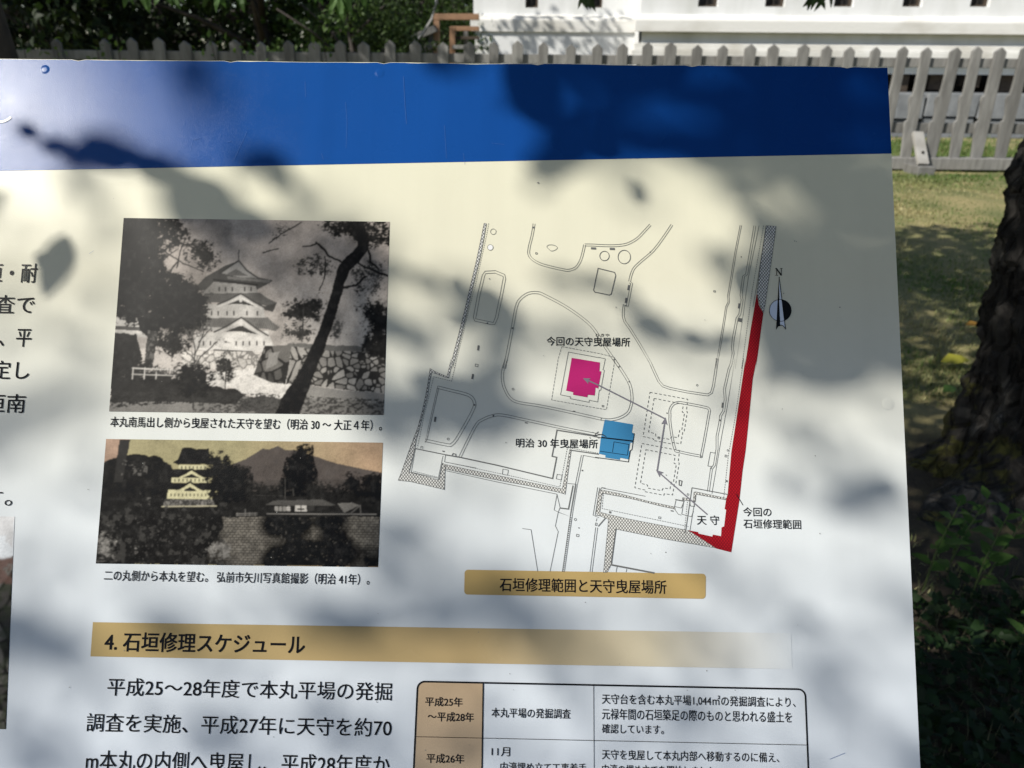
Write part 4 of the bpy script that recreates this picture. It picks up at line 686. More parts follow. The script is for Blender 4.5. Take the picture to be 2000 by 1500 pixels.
dbl('C 640,965 700,840 800,650 860,600 960,560 1060,555 1300,605 1650,680 1960,740', 4.5, sm=4)
ln_('C 205,880 500,940', .0007); ln_('C 495,940 640,965 1000,1042 1545,1172 1585,965 1540,955 1588,700 1980,762', .0009); ln_('C 520,1015 800,1075 1200,1160 1615,1255 1690,870 1990,925', dash=(.0012, .0007)); ln_('C 500,945 490,1010 800,1070'); ln_('C 205,885 165,1110 430,1170 475,950'); ln_('C 185,1100 425,1160', dash=(.001, .0006))
ln_('C 1060,1080 1113,1090 1105,1140 1055,1130', closed=True); ln_('C 1590,1130 1638,1140 1630,1185 1580,1175', closed=True); ln_('C 500,1095 660,1130 1000,1205 1590,1325'); ln_('E 1588,325 1560,480 1600,500 1720,545 1600,500 1618,455 1588,330'); ln_('E 1618,460 1700,470 1745,240', .0009); ln_('E 1600,500 1572,635 1600,690 1520,1080'); ln_('E 1250,660 1335,672 1400,1080'); ln_('E 1690,220 1775,228 1720,540'); 
dbl('C 1835,945 C 1775,1240 E 1735,480 1650,1085', 4, sm=0); ln_('E 1722,550 1645,1085', .0009, dash=(.0008, .0008)); ln_('C 1840,945 1995,975'); dbl('E 1995,260 1950,530 2000,545', 4, sm=0); dbl('E 1975,650 1920,1085', 4, sm=0); ln_('E 1978,560 1970,590'); ln_('E 1965,605 1980,608 1976,632 1961,630', closed=True); ln_('E 1990,640 F 60,560', .0008)
ln_('C 1720,895 C 1995,935', .0008); ln_('C 1995,715 1960,740 1975,765 D -2,780', .0006); ln_('D -70,720 20,745 60,762'); ln_('D -60,760 20,775', .0007)
# outlines and dashed footprints round the moved keep
ln_('A 1635,1285 1990,1350 B -5,1350 150,1390 D 150,30 70,500 C 1995,488 1535,405 C 1600,0', closed=True, dash=(.0022, .0008)); ln_('A 1700,1338 1995,1392 B 0,1390 60,1405 B 40,1500 D 35,110 50,115 15,310 0,310 C 1985,425 1905,408 1900,428 1718,392 1722,375 1622,355', closed=True)
for dx, dy in ((0, 0), (-80, 500)):
    s_ = lambda pts: [(1170 + (a + dx) / 5, 700 + (b + dy) / 5) for a, b in pts]
    ln_(s_([(495, 330), (863, 398), (850, 515), (860, 520), (828, 715), (815, 718), (795, 832), (715, 820), (710, 835), (525, 800), (530, 785), (427, 762)]), .0005, closed=True, dash=(.0022, .0016))
    ln_(s_([(535, 390), (820, 445), (810, 525), (832, 530), (805, 700), (785, 702), (770, 772), (705, 765), (690, 790), (552, 765), (550, 735), (482, 718)]), .0005, closed=True, dash=(.0022, .0016))
dbl('D 690,560 690,500 720,450 770,430 850,440 1040,478 1072,500 1068,560 1000,930 975,950 780,910 740,890 710,760 690,620', 4, sm=3, closed=True)
ln_('D 1085,915 1135,925'); ln_('D 1085,915 1060,1050 1100,1055'); ln_('D 30,1265 450,1345'); ln_('D 5,1290 25,1260 60,1265'); ln_('F 25,325 40,320 28,465 870,640', dash=(.0014, .0007)); ln_('F 905,262 1260,328', .0006); ln_('F 905,262 840,705', .0006); ln_('F 940,340 885,680'); ln_('F 740,375 830,390 800,460 735,445 750,378'); ln_('F 745,380 825,395 805,520 900,545 920,490'); ln_('F 735,470 770,520 800,530'); ln_('F 820,360 815,390'); ln_('F 880,380 925,395 930,445 890,440', closed=True); ln_('F 860,400 F 830,690', dash=(.001, .0008)); ln_('F 165,665 120,1010', .0006); ln_('F 120,1015 540,1095', .0012); ln_('F 175,1030 165,1085'); ln_('F 270,1055 262,1085')
ln_('F 780,190 808,197 800,242 780,236', .0007, closed=True); ln_('F 580,545 602,548 600,566 580,562', closed=True); ln_('D 575,765 592,768 590,785 574,783', closed=True); ln_('A 793,1455 820,1460 816,1482 790,1478', closed=True); ln_('A 1380,366 1397,370 1394,383 1378,381', closed=True); ln_('E 1780,715 1803,720 1800,740 1777,737', closed=True); ln_('D 1228,942 1247,945 1245,962 1226,960', closed=True); ln_('B 1118,737 1136,740 1134,753 1116,751', closed=True); ln_('D 30,457 46,460 43,474 28,471', closed=True); ln_('F 697,486 725,490', .0008); ln_('C 470,905 492,909', .0008); ln_('C 1275,627 1302,632', .0008); ln_('C 1743,515 1768,519', .0008); ln_('C 255,880 262,858 280,862 275,885'); ln_('C 565,945 575,928 600,935 602,955', .0007)
drawing = mp_.build('map_drawing', M_line, board); drawing['label'] = 'black line site plan of the castle grounds'
def filled(name, polys, mat, h):
    v, f = [], []
    for i, q in enumerate(polys):
        bm = bmesh.new(); vs = [bm.verts.new((*uv(*a), h + i * .000006)) for a in q]; bm.faces.new(vs); bmesh.ops.triangulate(bm, faces=bm.faces[:])
        bm.normal_update(); k_ = len(v); bm.verts.index_update(); v += [tuple(x.co) for x in bm.verts]
        for fc in bm.faces: ids = [x.index + k_ for x in fc.verts]; f.append(ids if fc.normal.z > 0 else ids[::-1])
        bm.free()
    return bp(name, v, f, mat, drawing)
for s in (
 'A 877,82 900,85 875,230 835,430 790,610 745,800 705,970 655,1165 600,1380 568,1500 C 582,0 530,192 500,185 365,135 350,215 325,370 285,530 245,690 215,790 200,885 165,1030 145,1110 300,1148 425,1185 440,1175 470,1022 497,1040 490,1280 300,1235 150,1200 38,1190 60,1140 110,1000 160,860 205,740 230,680 270,530 305,370 335,210 350,98 400,130 515,178 555,0 A 540,1500 575,1370 630,1160 680,960 720,790 765,600 805,430 845,240',
 'C 500,1036 700,1080 1000,1140 1300,1205 1640,1275 1680,1080 1712,890 1728,890 1700,1080 1668,1325 1600,1305 1300,1240 1000,1185 640,1110 499,1079',
 'B 1632,106 1728,112 1660,600 1625,850 1603,962 1570,880 1540,765 1575,480',
 'F 5,290 30,285 200,320 480,395 735,450 740,470 600,440 300,365 30,315 25,340 5,500 100,525 F 300,570 870,680 1000,760 1140,852 1000,825 600,755 160,665 112,1020 75,1088 42,1088 80,700 90,570 -10,530 -30,510 -5,300',
 'F 925,305 945,302 1240,365 1238,380 945,325 938,400 918,395', 'F 815,358 880,372 880,392 812,378'): hb = Ink(); hb.ribbon(UVs(tr(s)), .0003, True); hb.build('hatching_outline', M_line, drawing); filled('wall_hatching', [tr(s)], M_hatch, .00032)
repair = filled('repair_wall', [tr('B 1540,765 1560,880 1603,962 1530,1500 D 1540,0 1500,200 1455,660 1430,900 1400,1100 1370,1380 F 1290,893 1140,855 1000,765 870,678 965,695 970,710 1105,740 1110,720 1190,735 1195,650 1220,640 1240,478 1225,470 1240,378 1255,320 D 1290,920 1345,560 1405,160 1428,0 B 1420,1500 1480,1110')], M_red, .00036); repair['label'] = 'long red strip along the east wall of the plan'
pk = filled('keep_plan', [tr('A 1733,1395 B 8,1440 B 5,1500 D 3,125 22,128 -10,300 C 1985,290 1965,285 1957,362 1890,355 1885,380 1745,355 1748,330 1678,315')], M_pink, .00034); pk['label'] = 'magenta castle plan'
bl = filled('keep_plan', [tr('D 55,597 332,645 320,722 343,735 325,825 305,820 290,905 300,902 285,985 205,970 202,990 60,968 62,945 -5,930 0,925 15,790 20,770')], M_sky, .00034); bl['label'] = 'sky blue castle plan'
ik = Ink(); ik.ribbon(UVs(tr('D 20,772 335,808')), .001); ik.ribbon(UVs(tr('D 5,905 275,945 290,840 145,815 130,915')), .0004); ik.ribbon(UVs(tr('D 325,740 343,735 320,890 305,900 285,1010 -40,965')), .0005); ik.ribbon(UVs(tr('D -60,755 30,740 70,765')), .0005); ik.build('plan_outline', M_ink, drawing)
blk = [rect(c, o_, 5, 1.9, a) for o_, c, a in (('A', '1945,326', 2), ('B', '128,331', 2), ('B', '287,709', 100), ('B', '263,834', 97), ('B', '1366,888', 97), ('A', '821,1298', 98), ('C', '765,178', 98), ('C', '400,595', 98), ('D', '1205,458', 96))] + [rect(c, o_, s_, s_, 10) for o_, c, s_ in (('B', '499,363', 1.2), ('B', '1387,410', 1), ('D', '293,227', 1.3), ('D', '662,534', 1.2), ('D', '1180,604', 1.6), ('D', '1245,1198', 1.8), ('E', '1836,94', 1.4), ('E', '1802,654', 1.1), ('A', '1154,1105', 1.5), ('C', '968,560', 1.5), ('C', '784,455', 1.5), ('A', '910,1058', 1.5), ('B', '1375,1025', 3.5), ('F', '650,893', .9), ('A', '1358,122', 1.6), ('F', '107,502', 2), ('D', '1090,1072', 1.3))]
[filled('map_mark', [q], M_line, .00045) for q in blk]; filled('map_mark', [[(957.6 + 5 * math.cos(t), 483.4 + 5 * math.sin(t)) for t in np.linspace(0, 6.1, 16)]], M_white, .00033)
# route of the move: grey lines with arrow heads
ik = Ink()
def arrow(s, w_, hd):
    P = UVs(tr(s)); ik.ribbon(P, w_); b, a = np.array(P[-1]), np.array(P[-2]); d = (b - a) / np.linalg.norm(b - a); n_ = np.array([-d[1], d[0]]); h = hstep(); k_ = len(ik.v); b = b + d * hd * .2
    for q in (b, b - d * hd + n_ * hd * .42, b - d * hd * .75, b - d * hd - n_ * hd * .42): ik.v.append((q[0], q[1], h))
    ik.f += [(k_, k_ + 1, k_ + 2), (k_, k_ + 2, k_ + 3)]
arrow('F 1055,523 565,98', .0011, .0062); arrow('D 565,1100 645,590', .0011, .0062); arrow('D 645,590 0,265 C 1855,200', .0011, .0062); ik.build('route_arrow', M_route, drawing)
ik = Ink(); ik.ribbon(UVs(tr('D 1340,1325 1403,1432')), .0006); ik.build('leader_line', M_ink, drawing)
# compass
cc = (1523.6, 606.5); disc = lambda a0, a1, r_=21.2: [(cc[0] + r_ * math.cos(t), cc[1] + r_ * math.sin(t)) for t in np.linspace(a0, a1, 24)]
cp = filled('compass', [disc(-math.pi / 2 + .05, math.pi / 2 + .05), tr('B 1755,605 1758,850 1768,1085 1745,1090 1727,1118')], M_ink, .00036)
cw = filled('compass_half', [disc(math.pi / 2 + .05, 1.5 * math.pi + .05)], gloss('pale_blue_print', (.52, .58, .70))[0], .000345)
filled('compass_needle', [tr('B 1757,640 1815,1110 1790,1080 1768,1078')], gloss('pale_blue_print', (.58, .63, .74))[0], .00039)
ik = Ink(); ik.ribbon(UVs(smooth(tr('B 1727,1118 1745,1088 1772,1076 1798,1085 1820,1117'), 4)), .0005); ik.ribbon(UVs(tr('B 1757,605 1820,1117')), .0005); ik.ribbon(UVs(disc(0, 2 * math.pi, 21.4)), .0004); ik.build('compass_outline', M_ink, drawing)
nl = [(0, 0), (.34, 0), (.34, .05), (.22, .07), (.22, .80), (.78, 0), (.86, 0), (.86, .93), (.98, .95), (.98, 1), (.64, 1), (.64, .95), (.76, .93), (.76, .28), (.26, 1), (0, 1), (0, .95), (.12, .92), (.12, .07), (0, .05)]
ik = Ink(); nn_ = lambda *q: UVs([(1514 + 14 * a, 538.4 - 14 * b + .2 * a) for a, b in q])
ik.ribbon(nn_((.17, .05), (.17, .96)), .00055); ik.ribbon(nn_((.83, .0), (.83, .96)), .00055); ik.ribbon(nn_((.12, 1), (.85, .02)), .0011); ik.ribbon(nn_((-.02, .02), (.36, .02)), .0004); ik.ribbon(nn_((.64, .99), (1.02, .99)), .0004); ik.ribbon(nn_((-.04, .99), (.2, .99)), .0004); ik.build('letter', M_ink, drawing)
for nm, q in (('compass', cp), ('compass_half', cw)): pass

# ------------------------------------------------------------------ lettering
def lettering(name, items, mat, parent, bold=0.0, each=False):
    if each: return [lettering(name, [q], mat, parent, bold) for q in items]
    return lettering_mesh(name, items, mat, parent, bold)
def lettering_mesh(name, items, mat, parent, bold=0.0):   # items: (words, left, right, top, bottom in photograph pixels at the left end)
    v, f = [], []
    for s, xl_, xr_, yt, yb in items:
        cu = bpy.data.curves.new('lettering', 'FONT'); cu.body = s; cu.resolution_u = 4; ob = bpy.data.objects.new('lettering', cu); col.objects.link(ob)
        dg = bpy.context.evaluated_depsgraph_get(); dg.update(); me = bpy.data.meshes.new_from_object(ob.evaluated_get(dg)); bpy.data.objects.remove(ob); bpy.data.curves.remove(cu)
        n_ = len(me.vertices)
        co = np.empty(n_ * 3, np.float32); me.vertices.foreach_get('co', co); co = co.reshape(-1, 3)
        x0, x1, y0, y1 = co[:, 0].min(), co[:, 0].max(), co[:, 1].min(), co[:, 1].max()
        ua, va = uv(xl_, yb); _, vb = uv(xl_, yt); ym = (yt + yb) / 2; ub = uv(xr_, ym + .0135 * (xr_ - xl_))[0]
        U_ = ua + (co[:, 0] - x0) / (x1 - x0) * (ub - ua); V_ = va + (co[:, 1] - y0) / (y1 - y0) * (vb - va); e_ = bold * (vb - va)
        for su, sv in (((1, .7), (-1, -.7), (1, -.7), (-1, .7)) if bold else ((0, 0),)):     # heavier strokes: the print is laid down with a tiny spread
            h = hstep(); k_ = len(v); v += [(float(a) + su * e_, float(b) + sv * e_, h) for a, b in zip(U_, V_)]
            for p_ in me.polygons:
                ids = [i + k_ for i in p_.vertices]; f.append(ids if p_.normal.z > 0 else ids[::-1])
        bpy.data.meshes.remove(me)
    return bp(name, v, f, mat, parent)
lettering('map_label', [('今回の天守曳屋場所', 1067.6, 1230, 657.5, 675), ('ひきや', 1163, 1190, 651.5, 657.5), ('明治 30 年曳屋場所', 1007.6, 1167.2, 856, 873.5), ('天 守', 1361, 1404, 1006, 1024.5), ('今回の', 1451, 1506, 990.5, 1008), ('石垣修理範囲', 1451.6, 1564, 1013.5, 1031.5)], M_ink, drawing, .008, True)
lettering('caption', [('本丸南馬出し側から曳屋された天守を望む（明治 30 ～ 大正４年）。', 215.5, 746, 813, 834)], M_ink, board, .006)
lettering('caption', [('二の丸側から本丸を望む。 弘前市矢川写真館撮影（明治 41年）。', 203.4, 722, 1112.5, 1134)], M_ink, board, .006)
def rounded(px_rect, r_, corners=(1, 1, 1, 1)):      # quad (tl, tr, br, bl) with rounded corners in photograph pixels
    out = []; P = [np.array(q, float) for q in px_rect]
    for i in range(4):
        a, b, c = P[i - 1], P[i], P[(i + 1) % 4]
        if not corners[i]: out.append(tuple(b)); continue
        d1 = (a - b) / np.linalg.norm(a - b); d2 = (c - b) / np.linalg.norm(c - b)
        for t in np.linspace(0, math.pi / 2, 7): out.append(tuple(b + d1 * r_ * (1 - math.sin(t)) + d2 * r_ * (1 - math.cos(t))))
    return out
plate = poly_part('title_plate', rounded([(907.5, 1112.5), (1378.5, 1120.5), (1378, 1169.5), (906.5, 1161)], 7), M_gold, board); lettering('lettering', [('石垣修理範囲と天守曳屋場所', 976, 1301, 1128, 1154.5)], M_ink, plate, .012)
bar_ = poly_part('section_heading', [(181.8, 1215), (1545, 1236.5), (1547, 1306.5), (177, 1281.8)], M_fade, board); lettering('lettering', [('4. 石垣修理スケジュール', 204.3, 595.5, 1233.5, 1271)], M_ink, bar_, .018)
lettering('body_text', [('平成25～28年度で本丸平場の発掘', 209.5, 765.5, 1323, 1358.5), ('調査を実施、平成27年に天守を約70', 168.5, 765, 1392, 1428.5), ('m本丸の内側へ曳屋し、平成28年度か', 167.5, 761, 1464, 1503)], M_ink, board, .004)
lettering('body_text', [('石垣・耐', -62, 73, 513.5, 551), ('調査で', -50, 68, 575.5, 612), ('結果、平', -68, 62, 638.5, 676), ('測定し', -55, 58, 703.5, 740), ('石垣南', -70, 50, 768.5, 805)], M_ink, board, .004)
lettering('body_text', [('ます。', -78, 25, 955, 986)], M_ink, board)
ik = Ink(); ik.ribbon(UVs(smooth([(-28, 205), (-22, 228), (-8, 238), (6, 238), (16, 234), (22, 229)], 4)), .0022); ik.build('lettering', M_white, header)
# schedule table
tl_, tr_, br_, bl_ = (816, 1330.5), (1572, 1345.8), (1587, 1720), (798, 1720)
cell = poly_part('date_column', rounded([(817.5, 1331.5), (943.8, 1334), (938, 1720), (800, 1720)], 12, (1, 0, 0, 0)), M_tan, board, .00028)
ik = Ink(); ik.ribbon(UVs(rounded([tl_, tr_, br_, bl_], 14, (1, 1, 0, 0))), .0013, True); table = ik.build('schedule_table', M_ink, board)
ik = Ink(); ik.ribbon(UVs([(943.8, 1334.5), (938, 1720)]), .0010); ik.ribbon(UVs([(1159.2, 1338.5), (1161.5, 1720)]), .0004); ik.ribbon(UVs([(810, 1438.2), (1575, 1454.6)]), .0004); ik.build('table_rule', M_ink, table)
cell.parent = table; cell.matrix_basis = WM[table.name].inverted() @ BM
lettering('lettering', [('平成25年', 830.4, 903.5, 1360.5, 1378.5), ('～平成28年', 835.5, 925.5, 1389.5, 1408), ('平成26年', 833, 906.4, 1471, 1489.5)], M_ink, table, .014, True)
lettering('lettering', [('本丸平場の発掘調査', 960, 1114, 1381.5, 1400.5), ('11月', 960, 996, 1458.5, 1476), ('内濠埋め立て工事着手', 977, 1145, 1487.5, 1506), ('天守台を含む本丸平場1,044㎡の発掘調査により、', 1175.5, 1553, 1354, 1375), ('元禄年間の石垣築足の際のものと思われる盛土を', 1175.5, 1546, 1383, 1404.5), ('確認しています。', 1175.5, 1296, 1413, 1431.5), ('天守を曳屋して本丸内部へ移動するのに備え、', 1175.5, 1521, 1463, 1482.5), ('内濠の埋め立てを開始しました。', 1175.5, 1402, 1492, 1511)], M_ink, table, .006, True)
# rivets under the film, specks and scratches
for px_, py_, m_, r_ in ((88, 136, M_blue, .0034), (742, 143, M_blue, .0038), (1392, 150, M_blue, .0034), (1708, 153, M_blue, .0034), (1734, 788, M_panel, .0042), (-560, 130, M_blue, .0034)):
    u, v_ = uv(px_, py_); pr = [(1.25, 0), (1.0, .00045), (.85, .0012), (.6, .0016), (.3, .0017), (0, .00172)]; v, f = [], []; n_ = 28
    for q, h in pr[:-1]: v += [(u + r_ * q * math.cos(2 * math.pi * j / n_), v_ + r_ * q * math.sin(2 * math.pi * j / n_), .00021 + h * .17) for j in range(n_)]
    v.append((u, v_, .00021 + pr[-1][1] * .17)); k_ = len(pr) - 2
    f = [(i * n_ + j, i * n_ + (j + 1) % n_, (i + 1) * n_ + (j + 1) % n_, (i + 1) * n_ + j) for i in range(k_) for j in range(n_)] + [(k_ * n_ + j, k_ * n_ + (j + 1) % n_, len(v) - 1) for j in range(n_)]
    bp('rivet', v, f, m_, board, True)
ik = Ink()
for P, w_ in (([(483, 257), (470, 285), (458, 312)], .0004), ([(378, 268), (372, 296)], .0003), ([(788, 150), (791, 205), (794, 243)], .0004), ([(868, 245), (872, 310)], .0003), ([(675, 200), (678, 240), (676, 290)], .00025), ([(372, 268), (380, 273), (391, 270)], .0006), ([(445, 278), (452, 276)], .0006), ([(1620, 1482), (1650, 1470)], .0004), ([(960, 280), (985, 283)], .00025), ([(596, 160), (597, 190)], .0003), ([(905, 300), (908, 322)], .0003), ([(628, 300), (632, 312)], .0003), ([(175, 496), (184, 490)], .0003)): ik.ribbon(UVs(P), w_ * .6)
ik.build('scratches', gloss('scratched_film', (.05, .12, .34), .5)[0], board)
sp = []
for _ in range(46): x, y = rnd.uniform(20, 1760), rnd.uniform(350, 1490); s_ = rnd.uniform(.5, 1.1); sp.append([(x - s_, y - s_), (x + s_ * 1.2, y - s_ * .6), (x + s_, y + s_), (x - s_ * .7, y + s_ * 1.3)])
sp += [[(1048, 357), (1053, 356), (1052, 359)]]
v, f = [], []
for q in sp: h = hstep(); k_ = len(v); v += [(*uv(*a), h) for a in q]; f.append([k_ + i for i in range(len(q))][::-1])
bp('dirt_specks', v, f, gloss('dirt', (.2, .2, .19), .8)[0], board)
# ------------------------------------------------------------------ the printed photographs: a fine grid of points, each with its own print tone
def vnoise(X, Y, sc_, seed, octv=4):
    r = np.random.default_rng(seed); G = r.random((97, 97)); out = np.zeros(X.shape); amp, tot = 1., 0
    for o in range(octv):
        x, y = X / sc_ * 2 ** o + 13.7 * o, Y / sc_ * 2 ** o + 5.1 * o; xi, yi = np.floor(x).astype(int), np.floor(y).astype(int); fx, fy = x - xi, y - yi; fx = fx * fx * (3 - 2 * fx); fy = fy * fy * (3 - 2 * fy)
        g = lambda a, b: G[(yi + b) % 97, (xi + a) % 97]
        out += amp * ((g(0, 0) * (1 - fx) + g(1, 0) * fx) * (1 - fy) + (g(0, 1) * (1 - fx) + g(1, 1) * fx) * fy); tot += amp; amp *= .55
    return out / tot
class Print:
    def __init__(s, tl_, tr_, br_, bl_, off, scl, nu, nv, base):
        q = [np.array(uv(*a)) for a in (tl_, tr_, br_, bl_)]; a, b = np.meshgrid(np.linspace(0, 1, nu), np.linspace(0, 1, nv))
        s.uv = ((q[0][None, None] * ((1 - a) * (1 - b))[..., None] + q[1] * (a * (1 - b))[..., None] + q[2] * (a * b)[..., None] + q[3] * ((1 - a) * b)[..., None]))
        O_ = np.array(R.transposed() @ (Ob - CAM)); ex = np.array(R.transposed() @ Bx); ey = np.array(R.transposed() @ By); p = O_ + s.uv[..., :1] * ex + s.uv[..., 1:] * ey
        px_, py_ = 1000 - F * p[..., 0] / p[..., 2], 750 + F * p[..., 1] / p[..., 2]; s.X = (px_ - off[0]) * scl; s.Y = (py_ - off[1]) * scl; s.n = (nu, nv); s.c = np.ones(s.X.shape + (3,)) * np.array(base)
        s.w1 = vnoise(s.X, s.Y, 60, 1, 5) - .5; s.w2 = vnoise(s.X, s.Y, 60, 2, 5) - .5
    def pip(s, pts, rag=0):
        X, Y = s.X + rag * s.w1 * 2, s.Y + rag * s.w2 * 2; m = np.zeros(X.shape, bool); k_ = len(pts)
        for i in range(k_):
            (x1, y1), (x2, y2) = pts[i], pts[(i + 1) % k_]
            if y1 == y2: continue
            m ^= ((y1 > Y) != (y2 > Y)) & (X < (x2 - x1) * (Y - y1) / (y2 - y1) + x1)
        return m
    def soft(s, m, r=11):                               # crowns thin out towards their edges
        m = m.astype(float)
        for ax in (0, 1):
            c = np.cumsum(np.pad(m, [(r + 1, r) if k == ax else (0, 0) for k in (0, 1)], mode='edge'), axis=ax); n_ = m.shape[ax]
            m = (np.take(c, range(2 * r + 1, 2 * r + 1 + n_), ax) - np.take(c, range(n_), ax)) / (2 * r + 1)
        return m
    def put(s, m, c, a=1.0):
        if np.isscalar(c): c = (c, c * .95, c * .88)
        m = (m * a)[..., None]; s.c = s.c * (1 - m) + np.array(c) * m
    def poly(s, pts, c, rag=0, a=1.0): s.put(s.pip(pts, rag).astype(float), c, a)
    def line(s, pts, w_, c, a=1.0, rag=0):
        X, Y = s.X + rag * s.w1 * 2, s.Y + rag * s.w2 * 2; d = np.full(X.shape, 1e9)
        for (x1, y1), (x2, y2) in zip(pts[:-1], pts[1:]):
            L_ = (x2 - x1) ** 2 + (y2 - y1) ** 2 + 1e-9; t = np.clip(((X - x1) * (x2 - x1) + (Y - y1) * (y2 - y1)) / L_, 0, 1); d = np.minimum(d, np.hypot(X - x1 - t * (x2 - x1), Y - y1 - t * (y2 - y1)))
        s.put(np.clip((w_ - d) / 3 + .5, 0, 1), c, a)
    def foliage(s, pts, c, rag=30, sc_=26, thr=.42, seed=3, a=1.0, edge=60):
        m = s.soft(s.pip(pts, rag * .5)); n_ = .45 * vnoise(s.X, s.Y, sc_ * 1.3, seed, 4) + .30 * vnoise(s.X, s.Y * 1.3, sc_ * .5, seed + 50, 3) + .25 * vnoise(s.X, s.Y * 1.5, 8, seed + 70, 3) + (m - 1) * .34 + .06; k_ = (np.array([1, .95, .88]) * c if np.isscalar(c) else np.array(c)) * (.55 + 1.3 * vnoise(s.X, s.Y, 22, seed + 9, 4) ** 1.6)[..., None]; q = ((m > .02) * np.clip((n_ - thr) * 9 + .5, 0, 1) * a)[..., None]; s.c = s.c * (1 - q) + k_ * q
    def stones(s, pts, n_, lo, hi, joint, seed, flat=1.0, rag=4, jc=.03):
        m = s.pip(pts, rag); r = np.random.default_rng(seed); P = np.array(pts); c = r.random((n_, 2)) * (P.max(0) - P.min(0)) + P.min(0); x = s.X[m] + 6 * s.w1[m]; y = s.Y[m] + 6 * s.w2[m]
        d1 = np.full(x.shape, 1e9); d2 = d1.copy(); idx = np.zeros(x.shape, int)
        for i, (a, b) in enumerate(c):
            d = np.hypot(x - a, (y - b) * flat); n1 = d < d1; d2 = np.where(n1, d1, np.minimum(d2, d)); d1 = np.where(n1, d, d1); idx = np.where(n1, i, idx)
        tone = lo + (hi - lo) * r.random(n_)[idx]; tone = np.where(d2 - d1 < joint, jc, tone); full = np.zeros(s.X.shape); full[m] = tone; s.put(m.astype(float), full[..., None] * np.array([1, .95, .88]) if False else 0, 0)
        s.c[m] = tone[:, None] * np.array([1, .94, .86])
    def build(s, name, mat, label, gain=.90):
        nu, nv = s.n; g = (vnoise(s.X, s.Y, 8, 9, 2) - .5)[..., None] * .30 + (vnoise(s.X, s.Y, 70, 19, 5) - .5)[..., None] * .5; dk = np.clip((.12 - s.c) / .12, 0, 1) * (vnoise(s.X, s.Y, 30, 29, 5) ** 3)[..., None] * .03; c0 = s.c.copy()
        for _ in range(2):
            c1 = c0.copy(); c0[1:-1, 1:-1] = (c1[1:-1, 1:-1] * 2 + c1[:-2, 1:-1] + c1[2:, 1:-1] + c1[1:-1, :-2] + c1[1:-1, 2:]) / 6
        c0 = np.clip(c0 - .013, .002, 1) ** 1.12 * 1.07; c = np.clip((c0 * gain * (1 + g) + dk * np.array([1, .95, .88])), .003, .8)
        v = np.concatenate([s.uv.reshape(-1, 2), np.full((nu * nv, 1), .0003)], 1); i_ = (np.arange(nv - 1)[:, None] * nu + np.arange(nu - 1)[None]).ravel()
        o = mesh(name, v, np.stack([i_ + nu, i_ + nu + 1, i_ + 1, i_], 1), mat, board, BM, smooth=True); colour(o, c.reshape(-1, 3)); o['label'] = label; return o
M_photo = gloss('photograph_print', (.4, .4, .4), .38, attr=True)[0]
K = .007
# --- upper photograph
p = Print((241.9, 425.9), (761.5, 433.4), (749.8, 810.8), (213.4, 803.6), (190, 410), 3.3333, 440, 320, (.40, .355, .32))
cl_ = vnoise(p.X, p.Y, 420, 21, 3); p.c *= (.72 + .6 * cl_)[..., None]; p.put(np.clip((p.Y - 250) / 700, 0, 1), .55, .5)
p.poly([(95, 700), (280, 690), (330, 830), (80, 830)], .55, 6); p.poly([(115, 755), (300, 765), (300, 790), (112, 780)], .10, 3)
# keep: three storeys with curved gables
W_, RF = .62, .17
p.poly([(640, 800), (1110, 790), (1150, 890), (1060, 930), (620, 910)], W_); p.poly([(700, 615), (1080, 610), (1100, 770), (690, 790)], W_ * .8); p.poly([(690, 500), (760, 470), (1035, 475), (1050, 560), (690, 560)], W_ * .62)
def roof(l, r_, y0, y1, ex, tone, rise=18):
    pts = [(l, y0), (r_, y0 - 5), (r_ + ex * .5, y0 + (y1 - y0) * .6), (r_ + ex, y1 - rise + 22), (r_ + ex - 30, y1 + 30), (r_ - 20, y1 + 14), (l - 30, y1)]; p.poly(pts, tone); t = np.modf((p.X + (p.Y - y0) * -.35) / 13)[0]; p.put(p.pip(pts) & (t < .45), tone * .45, .7)
p.poly([(630, 520), (700, 440), (830, 365), (925, 330), (960, 380), (1040, 440), (1140, 458), (1125, 475), (1040, 520), (1030, 490), (760, 470), (700, 525)], .10, 2)
p.poly([(800, 410), (918, 335), (1050, 445), (930, 440)], .34); p.poly([(830, 425), (905, 385), (985, 430)], .16); p.line([(800, 412), (922, 330), (975, 395), (1050, 445), (1135, 462)], 5, .07); p.line([(922, 335), (920, 285), (925, 262)], 4, .12); p.poly([(845, 432), (1130, 458), (1120, 476), (850, 450)], .22); p.line([(760, 455), (1040, 490)], 7, .04)
roof(700, 1060, 545, 600, 110, RF); p.poly([(1085, 630), (1170, 605), (1145, 665), (1085, 650)], .08)
def gable(cx, cy, wl, h, tw):
    p.poly([(cx - wl, cy + h), (cx - wl * .55, cy + h * .62), (cx, cy), (cx + wl * .55, cy + h * .75), (cx + wl, cy + h * 1.25), (cx + wl * .8, cy + h * 1.3), (cx, cy + h * .8), (cx - wl * .7, cy + h)], W_ * .85); p.poly([(cx - wl * .55, cy + h * .98), (cx, cy + h * .52), (cx + wl * .62, cy + h * 1.18), (cx, cy + h * .95)], .05, 4)
    p.line([(cx - wl, cy + h), (cx - wl * .55, cy + h * .62), (cx, cy), (cx + wl * .55, cy + h * .75), (cx + wl, cy + h * 1.25)], 5, .06); p.line([(cx - wl, cy + h + 14), (cx - wl * .55, cy + h * .62 + 18), (cx, cy + 22), (cx + wl * .55, cy + h * .75 + 20), (cx + wl * .9, cy + h * 1.25 + 12)], 5, W_); p.line([(cx, cy + 24), (cx, cy + 48)], 9, W_)
gable(935, 545, 150, 70, 1); roof(690, 1110, 705, 760, 80, RF * 1.3); gable(938, 700, 175, 95, 1)
